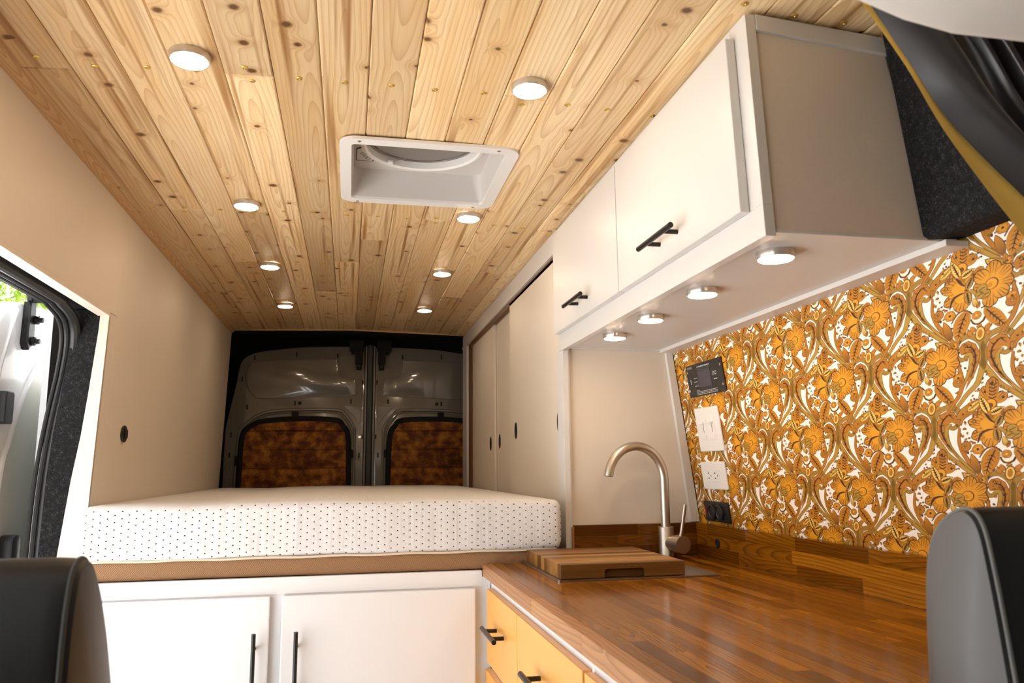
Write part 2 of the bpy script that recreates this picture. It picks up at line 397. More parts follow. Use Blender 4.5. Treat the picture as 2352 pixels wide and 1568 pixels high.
# ceiling backing with the fan hole
b = MB()
for (x0, x1, y0, y1) in ((-.75, FX0, .5, 5.0), (FX1, 1.12, .5, 5.0), (FX0, FX1, .5, FY0), (FX0, FX1, FY1, 5.0)):
    b.box(x0, x1, y0, y1, .866, .885)
ceil_o = struct(b.build('ceiling', M['gap'], origin=(0, 2.5, .87)), 'knotty pine plank ceiling with rows of brass screws')
PW = .1015
YS, YE = .56, 4.86
butts = {0: [1.690, 3.83], 1: [2.61], 2: [3.262], 3: [2.62, 4.0], 4: [1.678], 5: [3.82], 6: [3.245], 7: [2.9], 8: [], 9: [2.615, 4.3], 10: [1.662, 3.28], 11: [3.8], 12: [3.26], 13: [2.62], 14: [2.2], 15: [], 16: []}
rows_y = [1.205, 1.668, 2.605, 3.255, 3.822, 4.468, 4.80]
screw_mesh_o = None
for k in range(17):
    cx = -.636 + PW * k
    cuts = [YS] + butts[k] + [YE]
    for i in range(len(cuts) - 1):
        y0, y1 = cuts[i] + .0008, cuts[i + 1] - .0008
        x0, x1 = cx - PW / 2 + .0006, cx + PW / 2 - .0006
        zb = cz(cx) + rng.uniform(-.0008, .0008)
        segs = [(y0, y1)]
        poly = [(x0, y0), (x1, y0), (x1, y1), (x0, y1)]
        inx = x0 < FX1 and x1 > FX0
        pieces = [poly]
        if inx and y0 < FY1 and y1 > FY0:
            a0, a1 = max(FY0, y0), min(FY1, y1)
            if x0 >= FX0 and x1 <= FX1:
                pieces = []
                if y0 < a0 - .01: pieces.append([(x0, y0), (x1, y0), (x1, a0), (x0, a0)])
                if y1 > a1 + .01: pieces.append([(x0, a1), (x1, a1), (x1, y1), (x0, y1)])
            elif x0 < FX0: pieces = [[(x0, y0), (x1, y0), (x1, a0), (FX0, a0), (FX0, a1), (x1, a1), (x1, y1), (x0, y1)]]
            else: pieces = [[(x0, y0), (x1, y0), (x1, y1), (x0, y1), (x0, a1), (FX1, a1), (FX1, a0), (x0, a0)]]
        for pl in pieces:
            py = [p[1] for p in pl]
            bb = MB().prism(pl, 'z', zb, zb + .014, bev=.0030, seg=1)
            slope = -.09 * cx
            bb.v = [(v[0], v[1], v[2] + slope * (v[0] - cx)) for v in bb.v]
            pk = bb.build('plank', M['pine'], ceil_o, origin=(cx, (min(py) + max(py)) / 2, zb))
            for ry in rows_y:
                for dy in ((-.022, .028) if any(abs(ry - q) < .05 for q in butts[k]) else (0.0,)):
                    yy = ry + dy + rng.uniform(-.006, .006); xx = cx + rng.uniform(-.006, .006)
                    if not (min(py) + .005 < yy < max(py) - .005): continue
                    m = Matrix.Translation((xx, yy, zb - .0002))
                    if screw_mesh_o is None:
                        screw_mesh_o = MB().lathe([(.0072, .0), (.0070, -.0014), (.0048, -.0026), (.0022, -.0024), (.0015, -.0010)], (xx, yy, zb), seg=12).build('screw', M['brass'], pk, smooth=True, origin=(xx, yy, zb - .0002))
                    else: link_copy(screw_mesh_o, pk, m)
# trims of the ceiling
b = MB(); n = 8
prof = [(xl(.82) - .004, .846)] + [(xl(.82) + .022 * math.sin(a), .822 - .020 * math.cos(a) + .006) for a in [math.pi / 2 * q / n for q in range(n + 1)]][::-1] + [(xl(.82) - .004, .806)]
b.prism(prof, 'y', .56, 4.86)
b.build('edge_moulding', M['pine_trim'], ceil_o, origin=(-.7, 2.7, .82))
MB().prism([(-.72, .824), (0, .842), (.70, .824), (.70, .868), (-.72, .868)], 'y', 4.862, 4.874).build('end_batten', M['pine_trim'], ceil_o, origin=(0, 4.86, .84))

# left wall: two painted sheets round the sliding-door opening
b = MB(); LY = 2.536; LZ = .475
wl = struct(MB().box(-.80, -.785, 2.75, 4.9, -1.19, .86).build('wall_left', M['black_void'], origin=(-.78, 3.6, -1.2)), 'tan painted left wall panel behind the sliding door opening')
def sheet(name, y0, y1, z0, z1, th=.012, yr=0.0):
    q = MB()
    def P(y, z, off): return (xl(z) - off - yr * (z < .5) * (y > 4), y, z)
    nz = 6; zs = [z0 + (z1 - z0) * i / nz for i in range(nz + 1)]
    outline = [(xl(z), z) for z in zs] + [(xl(z) - th, z) for z in reversed(zs)]
    q.prism(outline, 'y', y0, y1, bev=.0012, seg=1)
    return q.build(name, M['wallpaint'], wl)
sheet('panel', LY, 2.612, -1.195, .475)
sheet('panel', 2.6132, 4.905, -1.195, .840)
sheet('panel', .60, 2.612, .4765, .840)
# jamb facing the opening, widening towards the floor with the body side
jam = [(xl(.475), .475), (xl(-1.19), -1.19), (-.835, -1.19), (-.82, -.6), (-.811, -.25), (-.788, -.02), (-.771, .106), (-.759, .235), (-.744, .42), (-.742, .475)]
MB().prism(jam, 'y', LY - .004, LY + .010).build('jamb', M['wallpaint'], wl)
MB().box(-.750, xl(.475) + .0015, .60, LY, .464, .476, .002).build('head_jamb', M['wallpaint'], wl)

d1 = struct(MB().box(-.885, -.742, .60, 2.60, .486, .52).build('trim_1', M['black_void'], origin=(-.82, 1.6, .47)), 'black trim over the sliding door opening')
path = [(-.806, .55, .482), (-.806, 1.4, .481), (-.804, 2.26, .480), (-.806, 2.40, .474), (-.808, 2.505, .448), (-.813, 2.552, .39), (-.822, 2.562, .30), (-.836, 2.562, .20), (-.849, 2.562, .09), (-.858, 2.562, -.04), (-.862, 2.56, -.24), (-.862, 2.56, -.55), (-.85, 2.55, -1.15)]
sp = smooth_path(path, 8)
seal = struct(MB().tube(sp, .015, 10).build('trim_2', M['rubber'], smooth=True, origin=(-.858, 2.4, -1.15)), 'black rubber door seal framing the sliding door opening')
MB().tube([p + Vector((-.021, -.004, -.008)) for p in sp], .0075, 8).build('seal_lip', M['rubber'], seal, smooth=True)
MB().tube([p + Vector((-.035, -.006, -.010)) for p in sp], .006, 8).build('seal_bulb', M['rubber'], seal, smooth=True)
fp = [(-.736, .484), (-.742, .42), (-.757, .235), (-.769, .106), (-.786, -.02), (-.809, -.25), (-.82, -.6), (-.835, -1.19), (-.90, -1.19), (-.875, -.6), (-.865, -.25), (-.860, -.02), (-.852, .106), (-.838, .235), (-.82, .42), (-.82, .484)]
struct(MB().prism(fp, 'y', LY + .008, LY + .09, bev=.006).build('trim_3', M['felt'], smooth=True, origin=(-.82, 2.58, -1.19)), 'black felt wrapped pillar beside the sliding door')
# body side behind the pillar and the roof rail, closes the shell towards outside
struct(MB().box(-.918, -.90, 2.62, 5.4, -1.3, .95).box(-.918, -.90, .45, 2.62, .53, .95).box(-.918, 1.3, .45, 5.4, .97, 1.0).box(1.26, 1.29, .45, 5.4, -1.3, .97).build('wall_outer', M['doorpaint'], origin=(0, 3, -1.3)), 'white outer body of the van')

# right wall
wall_r = struct(MB().prism([(xr(-1.19), -1.19), (xr(.86), .86), (xr(.86) + .03, .86), (xr(-1.19) + .03, -1.19)], 'y', .55, 5.3).build('wall_right', M['paint'], origin=(1.15, 2.5, -1.19)), 'right wall papered with orange paisley wallpaper above the worktop')
struct(MB().prism([(.948, .855), (1.002, .405), (1.012, .398), (1.085, .404), (1.10, .42), (1.06, .86)], 'y', .58, 1.1975, bev=.004).build('trim_4', M['felt'], smooth=True, origin=(1.03, .9, .4)), 'charcoal felt covering the pillar beside the overhead cabinet')

# rear end and cab
struct(MB().box(-.90, 1.26, 5.34, 5.37, -1.2, .97).box(-.90, 1.2, 5.0, 5.34, .87, .90).box(-.90, -.86, 4.92, 5.34, -1.2, .9).box(-.84, 1.2, 4.90, 4.93, .846, .885).build('wall_rear', M['black_void'], origin=(.15, 5.3, -1.2)), 'black carpeted frame round the rear doors')
def arch(u):  # rear lip of the cab headliner, seen only at the top right
    X = -.95 + 2.1 * u
    z = .424 + .55 * max(0, .56 - X) ** 1.3
    return X, z
b = MB()
pts = [arch(i / 40) for i in range(41)]
def hl(u, v):
    X, z = arch(u)
    a = v * math.pi * .5
    # curls from the underside round to the rear lip
    if v < .5: return (X, -.9 + (1.50 - .035 * 0) * (v / .5), z - .012 + .06 * (1 - v / .5))
    a = (v - .5) / .5 * math.pi * .6
    return (X, .60 + .028 * math.sin(a), z - .012 + .028 * (1 - math.cos(a)) + .10 * max(0, (v - .5) / .5 - .5))
b.grid(hl, 40, 24)
hd = struct(b.build('wall_front', M['headliner'], smooth=True, fix=False, angle=180, origin=(0, .5, .42)), 'cream cab headliner edge above the curtain')
MB().box(-.95, 1.2, .50, .54, .60, .96).build('bulkhead', M['headliner'], hd)
MB().box(-.95, 1.2, -1.0, .52, .60, .63).build('cab_roof', M['headliner'], hd)
cabw = struct(MB().box(-.97, -.93, -1.4, .55, -1.2, -.22).box(-.97, -.93, -1.4, -.75, -.22, .62).box(-.97, -.93, -.75, .55, .38, .62).box(1.22, 1.26, -1.4, .55, -1.2, .62).box(-.97, 1.26, -1.5, -1.4, -1.2, .66).box(-.97, 1.26, -1.5, -.95, .60, .64).box(-.97, -.90, .42, .56, -.3, .6).box(1.18, 1.26, .42, .56, -.3, .6).build('wall_cab', M['cab_dark'], origin=(.1, -.5, -1.2)), 'unseen cab doors and front wall behind the camera, closed to shut out light')  # unseen cab, front closed and side window sized to shape the daylight

# ------------------------------------------------------------------ outside: ground, trees
struct(MB().box(-40, 40, -40, 40, -1.75, -1.70).build('ground', M['ground'], origin=(0, 0, -1.75)), 'pale paved ground outside the van')
import numpy as np
def tree(x, y, h, rx, rz, seed, label):
    r = np.random.default_rng(seed)
    t_ = thing('tree', label, 'tree', (x, y, -1.70), 'trees outside the sliding door')
    pth = [(x, y, -1.70), (x + .1, y, -.6), (x + .05, y + .1, h * .5)]
    MB().tube(smooth_path(pth, 5), [.16 - .1 * i / 10 for i in range(11)], 9).build('trunk', M['bark'], t_, smooth=True)
    n = 9000
    d = r.normal(size=(n, 3)); d /= np.linalg.norm(d, axis=1)[:, None]
    rad = r.uniform(.45, 1.0, n) ** .6
    cl = 1 + .18 * np.sin(d[:, 0] * 7 + seed) * np.cos(d[:, 2] * 6)
    c = d * (rad * cl)[:, None] * np.array([rx, rx, rz]) + np.array([x, y, h])
    a = r.normal(size=(n, 3)); a /= np.linalg.norm(a, axis=1)[:, None]
    bvec = np.cross(a, r.normal(size=(n, 3))); bvec /= np.linalg.norm(bvec, axis=1)[:, None]
    L = r.uniform(.05, .085, n)[:, None]; W = L * .33
    nn = np.cross(a, bvec) * W * .35
    v = np.stack([c - a * L, c + bvec * W + nn, c + a * L, c - bvec * W + nn], 1).reshape(-1, 3)
    b = MB(); b.v = v.tolist(); b.f = [(4 * i, 4 * i + 1, 4 * i + 2) for i in range(n)] + [(4 * i, 4 * i + 2, 4 * i + 3) for i in range(n)]
    o = b.build('foliage', M['leaf'], t_, fix=False); o['kind'] = 'stuff'
tree(-4.9, 12.4, 2.5, 1.9, 1.9, 3, 'sunlit green tree showing above the open sliding door')
tree(-8.6, 20.5, 3.2, 2.6, 2.9, 5, 'green tree further behind, at the left edge of the door opening')

# ------------------------------------------------------------------ open sliding door outside
DX = -1.0
sd = thing('sliding_door', 'white sliding door slid open outside the left opening', 'door', (DX, 3.1, -1.25))
out = [(2.36, -1.2), (2.40, -.2), (2.45, .26), (2.49, .41), (2.55, .492), (2.66, .520), (3.0, .552), (3.5, .60), (3.85, .60), (3.9, -1.2)]
out = [tuple(p) for p in smooth_path([(p[0], p[1], 0) for p in out], 4)]; out = [(p[0], p[1]) for p in out]
MB().prism(out, 'x', DX - .05, DX, bev=.012).build('shell', M['doorpaint'], sd, smooth=True)
pan = [(2.52, -1.0), (2.565, -.10), (2.62, .10), (2.72, .27), (2.84, .37), (3.0, .43), (3.4, .46), (3.6, .45), (3.65, -1.0)]
pan = [(p.x, p.y) for p in smooth_path([(p[0], p[1], 0) for p in pan], 5)]
MB().prism(pan, 'x', DX - .004, DX + .012, bev=.008).build('inner_panel', M['doorpanel'], sd, smooth=True)
rim = [Vector((DX + .006, p[0], p[1])) for p in pan]
MB().tube(rim, .009, 8).build('panel_rim', M['doorpaint'], sd, smooth=True)
MB().tube([(DX + .004, 2.44, -1.1), (DX + .004, 2.46, -.2), (DX + .004, 2.52, .3), (DX + .004, 2.60, .49)], .006, 8).build('stiffener', M['doorpaint'], sd, smooth=True)
hg = MB().prism([(2.655, .525), (2.70, .532), (2.705, .40), (2.668, .375), (2.65, .395)], 'x', DX, DX + .022, bev=.004).build('roller_bracket', M['black_metal'], sd)
MB().prism([(2.62, .545), (2.64, .518), (2.79, .55), (2.86, .60), (2.83, .615), (2.76, .585), (2.70, .56)], 'x', DX + .015, DX + .075, bev=.006).build('roller_arm', M['black_plastic'], sd, smooth=True)
for (yy, zz, rr) in ((2.685, .405, .014), (2.70, .475, .014), (2.64, .535, .016)):
    MB().lathe([(rr, 0), (rr, .010), (rr * .6, .012), (rr * .6, .022), (0, .022)], (DX + .022, yy, zz), 'x', 8).build('bolt', M['black_metal'], sd)
MB().prism(rrect(2.515, 2.575, .14, .235, .012), 'x', DX, DX + .03, bev=.004).build('latch_box', M['black_plastic'], sd)
MB().prism(rrect(2.60, 2.66, -.30, -.18, .02), 'x', DX, DX + .05, bev=.01).build('lower_latch', M['black_plastic'], sd, smooth=True)

# ------------------------------------------------------------------ bed cabinet and mattress
def bar_handle(parent, p0, p1, n, r=.006, inset=.045):
    """black bar pull: bar from p0 to p1, two posts along n down to the front"""
    p0, p1, n = Vector(p0), Vector(p1), Vector(n)
    d = (p1 - p0).normalized(); b = MB().tube([p0, p1], r, 12)
    for q in (p0 + d * inset, p1 - d * inset): b.tube([q, q - n], r * .85, 10)
    return b.build('bar_handle', M['black_metal'], parent, smooth=True)

bc = thing('bed_cabinet', 'white cabinet under the bed with two doors and upright black bar pulls', 'cabinet', (-.16, 2.9, -1.2))
MB().box(-.738, .4308, 2.452, 4.80, -1.198, -.3265, .002).build('body', M['gloss_white'], bc)
MB().box(-.738, .4308, 2.4505, 2.47, -.352, -.3235, .001).box(-.738, .404, 2.4500, 2.47, -.352, -.3055, .001).build('top_rail', M['gloss_white'], bc)
MB().box(-.738, .4, 2.460, 4.80, -.3255, -.306, .0).build('deck', M['gap'], bc)
for (x0, x1, hx, lb) in ((-.700, -.2115, -.249, 'left'), (-.1785, .381, -.135, 'right')):
    dr = MB().box(x0, x1, 2.430, 2.449, -1.12, -.3555, .0035).build('door', M['gloss_white'], bc)
    bar_handle(dr, (hx, 2.398, -.449), (hx, 2.398, -.649), (0, -.033, 0))

def soft_block(x0, x1, y0, y1, z0, z1, r, nx=40, wav=.003, seed=1, ns=8):
    rr = random.Random(seed); ph = [rr.uniform(0, 6.28) for _ in range(6)]
    prof = []
    for (cy, cz_, a0) in ((y1 - r, z0 + r, -90), (y1 - r, z1 - r, 0), (y0 + r, z1 - r, 90), (y0 + r, z0 + r, 180)):
        for k in range(ns + 1):
            a = math.radians(a0 + 90 * k / ns); prof.append((cy + r * math.cos(a), cz_ + r * math.sin(a)))
    xs = [x0 + r * (1 - math.cos(math.pi / 2 * k / 6)) for k in range(7)] + [x0 + r + (x1 - x0 - 2 * r) * k / nx for k in range(1, nx)] + [x1 - r * (1 - math.cos(math.pi / 2 * k / 6)) for k in reversed(range(7))]
    b = MB(); n = len(prof); ym, zm = (y0 + y1) / 2, (z0 + z1) / 2
    for x in xs:
        e = 0.0
        dx = min(x - x0, x1 - x)
        if dx < r: e = r - math.sqrt(max(0, r * r - (r - dx) ** 2))
        w = wav * (math.sin(x * 5 + ph[0]) + .6 * math.sin(x * 11 + ph[1]) + .3 * math.sin(x * 23 + ph[2]))
        for (y, z) in prof:
            y2 = y + e * (1 if y < ym else -1); z2 = z + e * (1 if z < zm else -1)
            b.v.append((x, y2 + w * .6, z2 + (w if z > zm else w * .4)))
    for i in range(len(xs) - 1):
        for k in range(n):
            k2 = (k + 1) % n; b.f.append((i * n + k, i * n + k2, (i + 1) * n + k2, (i + 1) * n + k))
    b.f.append(tuple(range(n))); b.f.append(tuple((len(xs) - 1) * n + k for k in range(n)))
    return b
mt = thing('mattress', 'white dotted foam mattress with brown lower band on the bed cabinet', 'mattress', (-.04, 3.5, -.303))
soft_block(-.733, .660, 2.452, 4.80, -.252, -.094, .024, wav=.0028, seed=3).build('knit_cover', M['knit'], mt, smooth=True, angle=180)
soft_block(-.725, .655, 2.462, 4.80, -.3045, -.246, .012, wav=.001, seed=5, ns=4).build('base_band', M['twill'], mt, smooth=True, angle=180)
MB().tube([(-.72 + 1.36 * i / 40, 2.458, -.250 + .0028 * .4 * math.sin(i)) for i in range(41)], .0035, 6).build('piping', simple('cream_piping', (.72, .60, .46), .8), mt, smooth=True)

# ------------------------------------------------------------------ wardrobe on the right, with the partition beside the sink
wd = thing('wardrobe', 'cream built-in wardrobe with sliding panels beside the bed', 'wardrobe', (.9, 3.7, -1.2))
WX = .690
b = MB().box(WX, WX + .018, 2.578, 4.905, .752, .822, .0015); b.build('top_rail', M['paint'], wd)
MB().box(WX - .004, WX + .012, 2.58, 4.905, .742, .756, .001).build('track', M['paint'], wd)
MB().box(WX, WX + .02, 4.735, 4.905, -.30, .752, .0015).build('rear_stile', M['paint'], wd)
MB().box(WX + .012, WX + .05, 4.60, 4.736, -.30, .745).build('jamb', M['jamb'], wd)
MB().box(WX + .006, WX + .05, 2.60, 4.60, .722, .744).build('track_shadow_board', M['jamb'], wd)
MB().box(WX, WX + .020, 2.522, 2.60, -.302, .388, .0015).build('front_post', M['paint'], wd)
for (y0, y1, xo, hy, hz) in ((2.592, 3.435, .006, 3.318, .158), (3.41, 3.905, .030, 3.82, .130), (3.897, 4.62, .018, 4.005, .124)):
    pn = MB().box(WX + xo, WX + xo + .011, y0, y1, -.30, .735, .001).build('sliding_panel', M['wallpaint'], wd)
    c = [(hy + .026 * math.cos(a), hz + .035 * math.sin(a)) for a in [2 * math.pi * q / 24 for q in range(24)]]
    MB().prism(c, 'x', WX + xo - .0015, WX + xo + .004).build('finger_hole', M['black_plastic'], pn)
    if hy == 3.318:
        c = [(2.607 + .022 * math.cos(a), .154 + .035 * math.sin(a)) for a in [2 * math.pi * q / 24 for q in range(24)]]
        MB().prism(c, 'x', WX + xo - .0015, WX + xo + .004).build('finger_hole', M['black_plastic'], pn)
MB().box(WX + .06, 1.1, 2.60, 4.88, -1.19, .80).build('carcass', M['gap'], wd)
MB().prism([(.709, -.30), (xr(-.30) - .002, -.30), (xr(.41) - .002, .408), (.709, .408)], 'y', 2.536, 2.55).build('side_panel', M['wallpaint'], wd)
MB().box(.708, .714, 2.524, 2.54, -.302, .392, .001).build('inner_bead', M['paint'], wd)
MB().prism([(xr(-.18) - .034, -.182), (xr(-.18) - .004, -.182), (xr(.40) - .004, .400), (xr(.40) - .028, .400)], 'y', 2.520, 2.537, bev=.002).build('corner_bead', M['paint'], wd)
MB().box(.72, 1.075, 2.530, 2.536, .4035, .408).build('shadow_gap', M['gap'], wd)
MB().box(.72, 1.06, 2.524, 2.536, .392, .402, .001).build('head_bead', M['paint'], wd)

# ------------------------------------------------------------------ overhead cabinet
oc = thing('overhead_cabinet', 'cream overhead cabinet with two doors under the pine ceiling', 'cabinet', (.88, 1.87, .39))
CX, CY0, CY1, CB = .690, 1.192, 2.575, .389
MB().box(CX + .02, 1.04, CY0 + .06, 2.53, CB + .015, .79).build('body', M['paint'], oc)
ct = cz(CX) - .008
def build_lean(b, name, m, parent):
    b.v = [(v[0], v[1] + .060 * (v[2] - CB) * min(1, max(0, (2.0 - v[1]) / .7)), v[2]) for v in b.v]
    return b.build(name, m, parent)
build_lean(MB().box(CX, CX + .02, CY0, CY1, CB, .447, .0012), 'bottom_rail', M['paint'], oc)
build_lean(MB().box(CX, CX + .02, CY0, CY0 + .06, .447, ct, .0012), 'end_stile', M['paint'], oc)
build_lean(MB().box(CX + .002, CX + .02, CY0 + .06, CY1, .447, ct), 'face_frame', M['paint'], oc)
build_lean(MB().box(CX, CX + .02, CY0 + .06, CY1, .794, ct, .0012), 'top_rail', M['paint'], oc)
build_lean(MB().prism([(CX + .0205, CB + .012), (xr(.4) - .06, CB + .012), (.972, cz(.95) - .008), (CX + .0205, ct)], 'y', CY0 + .006, CY0 + .018), 'end_panel', M['wallpaint'], oc)
build_lean(MB().prism([(CX + .0205, ct - .032), (.985, cz(.985) - .040), (.985, cz(.985) - .006), (CX + .0205, ct)], 'y', CY0 - .002, CY0 + .008, bev=.0015), 'end_moulding', M['paint'], oc)
MB().box(CX + .02, xr(.40) - .012, CY0 + .004, 2.528, CB + .008, CB + .014, .0008).build('bottom_panel', M['paint'], oc)
MB().prism([(1.036, .3965), (1.036, .385), (xr(.385) - .0005, .385), (xr(.40) - .0005, .3965)], 'y', CY0 - .01, 2.528, bev=.0012).build('wall_bead', M['paint'], oc)
for (y0, y1, h0, h1) in ((1.236, 1.892, 1.468, 1.655), (1.897, 2.555, 2.122, 2.309)):
    dr = build_lean(MB().box(.671, .6895, y0, y1, .4455, .789, .002), 'door', M['paint'], oc)
    bar_handle(dr, (.637, h0, .491), (.637, h1, .491), (-.034, 0, 0), r=.0062)

# ------------------------------------------------------------------ puck lights
def puck(x, y, z, r, label, group, first=[None, None]):
    th = thing('puck_light', label, 'light', (x, y, z), group)
    MB().lathe([(r * .80, 0), (r, 0), (r, -.012), (r * .97, -.0145), (r * .90, -.0145), (r * .88, -.012)], (x, y, z), seg=36, cap=False).build('housing', M['puck_ring'], th, smooth=True)
    MB().lathe([(r * .885, -.0105), (r * .86, -.0160), (r * .50, -.0186), (0.0008, -.0188)], (x, y, z), seg=20).build('diffuser', M['led'], th, smooth=True)
    MB().box(x - .0035, x + .0035, y + r - .001, y + r + .007, z - .006, z, .001).build('clip', M['puck_ring'], th)
names = ['nearest the camera', 'beside the far edge of the roof fan', 'third from the camera', 'furthest back, nearest the rear doors']
for i, y in enumerate((1.600, 2.525, 3.300, 4.108)):
    for sx, nm in ((-.337, 'left'), (.374, 'right')):
        puck(sx, y, cz(sx) - .001, .0405, 'round ceiling puck light in the %s row, %s' % (nm, names[i]), 'puck lights in the pine ceiling')
cn = ['nearest the cabinet end panel', 'second from the cabinet end panel', 'third from the cabinet end panel', 'nearest the sink partition']
for i, y in enumerate((1.312, 1.630, 1.948, 2.240)):
    puck(.777, y, CB + .008, .036, 'round puck light under the overhead cabinet, ' + cn[i], 'puck lights under the overhead cabinet')

# ------------------------------------------------------------------ base cabinet with orange drawers
kc = thing('drawer_cabinet', 'white base cabinet with orange drawer fronts under the worktop', 'cabinet', (.78, 1.7, -1.2))
MB().box(.432, 1.13, .92, 2.4495, -1.198, ZT - .037, .001).build('carcass', M['gloss_white'], kc)
XD = .413
for (y0, y1, z0, z1, hnd) in ((1.986, 2.420, -.563, -.355, 1), (1.420, 1.982, -.563, -.355, 1), (.93, 1.408, -.563, -.355, 1), (1.986, 2.447, -.80, -.588, 1), (1.420, 1.982, -.80, -.588, 1), (.93, 1.408, -.80, -.588, 1)):
    dr = MB().box(XD, XD + .0185, y0, y1, z0, z1, .0022).build('drawer', M['orange'], kc)
    cy = (y0 + y1) / 2; cyh = 2.209 if y0 > 1.98 else (1.69 if y0 > 1.4 else cy)
    bar_handle(dr, (.379, cyh - .097, -.446 if z1 > -.4 else -.69), (.379, cyh + .097, -.446 if z1 > -.4 else -.69), (-.034, 0, 0), r=.0065)

# ------------------------------------------------------------------ butcher-block worktop and upstands
wt = thing('worktop', 'oiled butcher-block worktop of dark and light staves', 'worktop', (.78, 1.7, ZT - .036))
rw = random.Random(11)
def staves(parent, rows, y_end, y_start, make, mat, lo=.28, hi=.75):
    for (a0, a1) in rows:
        y = y_start - rw.uniform(0, .35)
        while y < y_end(a0) - .002:
            L = rw.uniform(lo, hi); y2 = min(y + L, y_end(a0))
            if y_end(a0) - y2 < .08: y2 = y_end(a0)
            s0, s1 = max(y, y_start), y2
            if s1 - s0 > .01: make(parent, a0, a1, s0, s1, mat(a0))
            y = y2
xs_ = [.405, .434]
while xs_[-1] < 1.10: xs_.append(xs_[-1] + rw.uniform(.028, .034))
xs_.append(1.137)
rows = list(zip(xs_[:-1], xs_[1:]))
def mk(parent, a0, a1, y0, y1, m):
    MB().box(a0 + .00012, a1 - .00012, y0 + .0002, y1 - .0002, ZT - .035, ZT, .0007).build('stave', m, parent, origin=((a0 + a1) / 2, (y0 + y1) / 2, ZT))
staves(wt, rows, lambda a: 2.449 if a < .69 else 2.512, .90, mk, lambda a: M['counter_edge_lit'] if a < .42 else M['counter'])

us = thing('upstand', 'butcher-block upstand along the papered wall', 'upstand', (1.145, 1.7, ZT))
zs_ = [ZT + .0005, ZT + .034, ZT + .069, ZT + .103]
def mk2(parent, a0, a1, y0, y1, m):
    MB().prism([(1.137, a0), (xr(a0) - .0006, a0), (xr(a1) - .0006, a1), (1.137, a1)], 'y', y0 + .0002, y1 - .0002, bev=.0007, seg=1).build('stave', m, parent, origin=(1.14, (y0 + y1) / 2, a0))
staves(us, list(zip(zs_[:-1], zs_[1:])), lambda a: 2.531, .90, mk2, lambda a: M['counter'], .25, .6)
MB().lathe([(.0145, 0), (.0145, -.004), (.011, -.005), (.010, -.002), (0.0005, -.002)], (1.1375, 2.36, -.238), 'x', 24).build('hole_plug', M['black_plastic'], us)
us2 = thing('upstand', 'short butcher-block upstand behind the tap', 'upstand', (.92, 2.525, ZT))
xx = [.7125, .90, 1.136]
for (a0, a1, sp_) in zip(zs_[:-1], zs_[1:], ((.98,), (.86,), (.93, 1.05))):
    cs = [.7155, *sp_, 1.1355]
    for c0, c1 in zip(cs[:-1], cs[1:]):
        MB().box(c0 + .0002, c1 - .0002, 2.5135, 2.5345, a0, a1 - .0002, .0008).build('stave', M['counter_x'], us2, origin=((c0 + c1) / 2, 2.52, a0))
MB().box(.7085, .7152, 2.5130, 2.5215, ZT + .0005, ZT + .098, .0008).build('end_cap', M['counter_edge_lit'], us2, origin=(.71, 2.52, ZT))

# ------------------------------------------------------------------ sink, board, tap
sk = thing('sink', 'stainless steel sink rim under the cutting board', 'sink', (.747, 2.245, ZT))
def ring_prism(outer, inner, z0, z1, tz0=None):
    b = MB(); n = len(outer)
    for lp, z in ((outer, z0), (outer, z1), (inner, z1), (inner, z0)):
        b.v += [(p[0], p[1], z) for p in lp]
    for a in range(4):
        c = (a + 1) % 4
        for k in range(n):
            k2 = (k + 1) % n; b.f.append((a * n + k, a * n + k2, c * n + k2, c * n + k))
    return b
ring_prism(rrect(.527, .972, 2.010, 2.476, .006), rrect(.560, .86, 2.06, 2.43, .03), ZT + .0004, ZT + .0042).build('rim', M['steel_sink'], sk)
MB().prism(rrect(.559, .861, 2.059, 2.431, .03), 'z', ZT + .0006, ZT + .0016).build('basin', M['steel_sink'], sk)
bd = thing('cutting_board', 'thick striped wooden cutting board lying over the sink', 'cutting board', (.705, 2.22, ZT + .0046))
BX0, BX1, BY0, BY1, BZ0, BZ1 = .537, .877, 2.022, 2.424, ZT + .0050, ZT + .0415
ys_ = [BY0]; rw2 = random.Random(4)
while ys_[-1] < BY1 - .05: ys_.append(ys_[-1] + rw2.uniform(.026, .042))
ys_.append(BY1)
for i, (a0, a1) in enumerate(zip(ys_[:-1], ys_[1:])):
    b = MB()
    if i == 0:   # front strip with the finger recess cut from below
        g0, g1, gz = .655, .765, BZ0 + .022
        r_ = .010
        arc = [(g0 + r_ - r_ * math.cos(q), gz - r_ + r_ * math.sin(q)) for q in [math.pi / 2 * k / 5 for k in range(6)]]
        arc2 = [(g1 - r_ + r_ * math.sin(q), gz - r_ + r_ * math.cos(q)) for q in [math.pi / 2 * k / 5 for k in range(6)]]
        poly = [(BX0, BZ0), (g0, BZ0)] + arc + arc2 + [(g1, BZ0), (BX1, BZ0), (BX1, BZ1), (BX0, BZ1)]
        b.prism(poly, 'y', a0, a0 + .016, bev=.001, seg=1); b.box(BX0, BX1, a0 + .016, a1 - .0001, BZ0, BZ1, .0006)
    else: b.box(BX0, BX1, a0 + .0001, a1 - .0001, BZ0, BZ1, .0010)
    b.build('strip', M['board'], bd, origin=((BX0 + BX1) / 2, a0, BZ0))

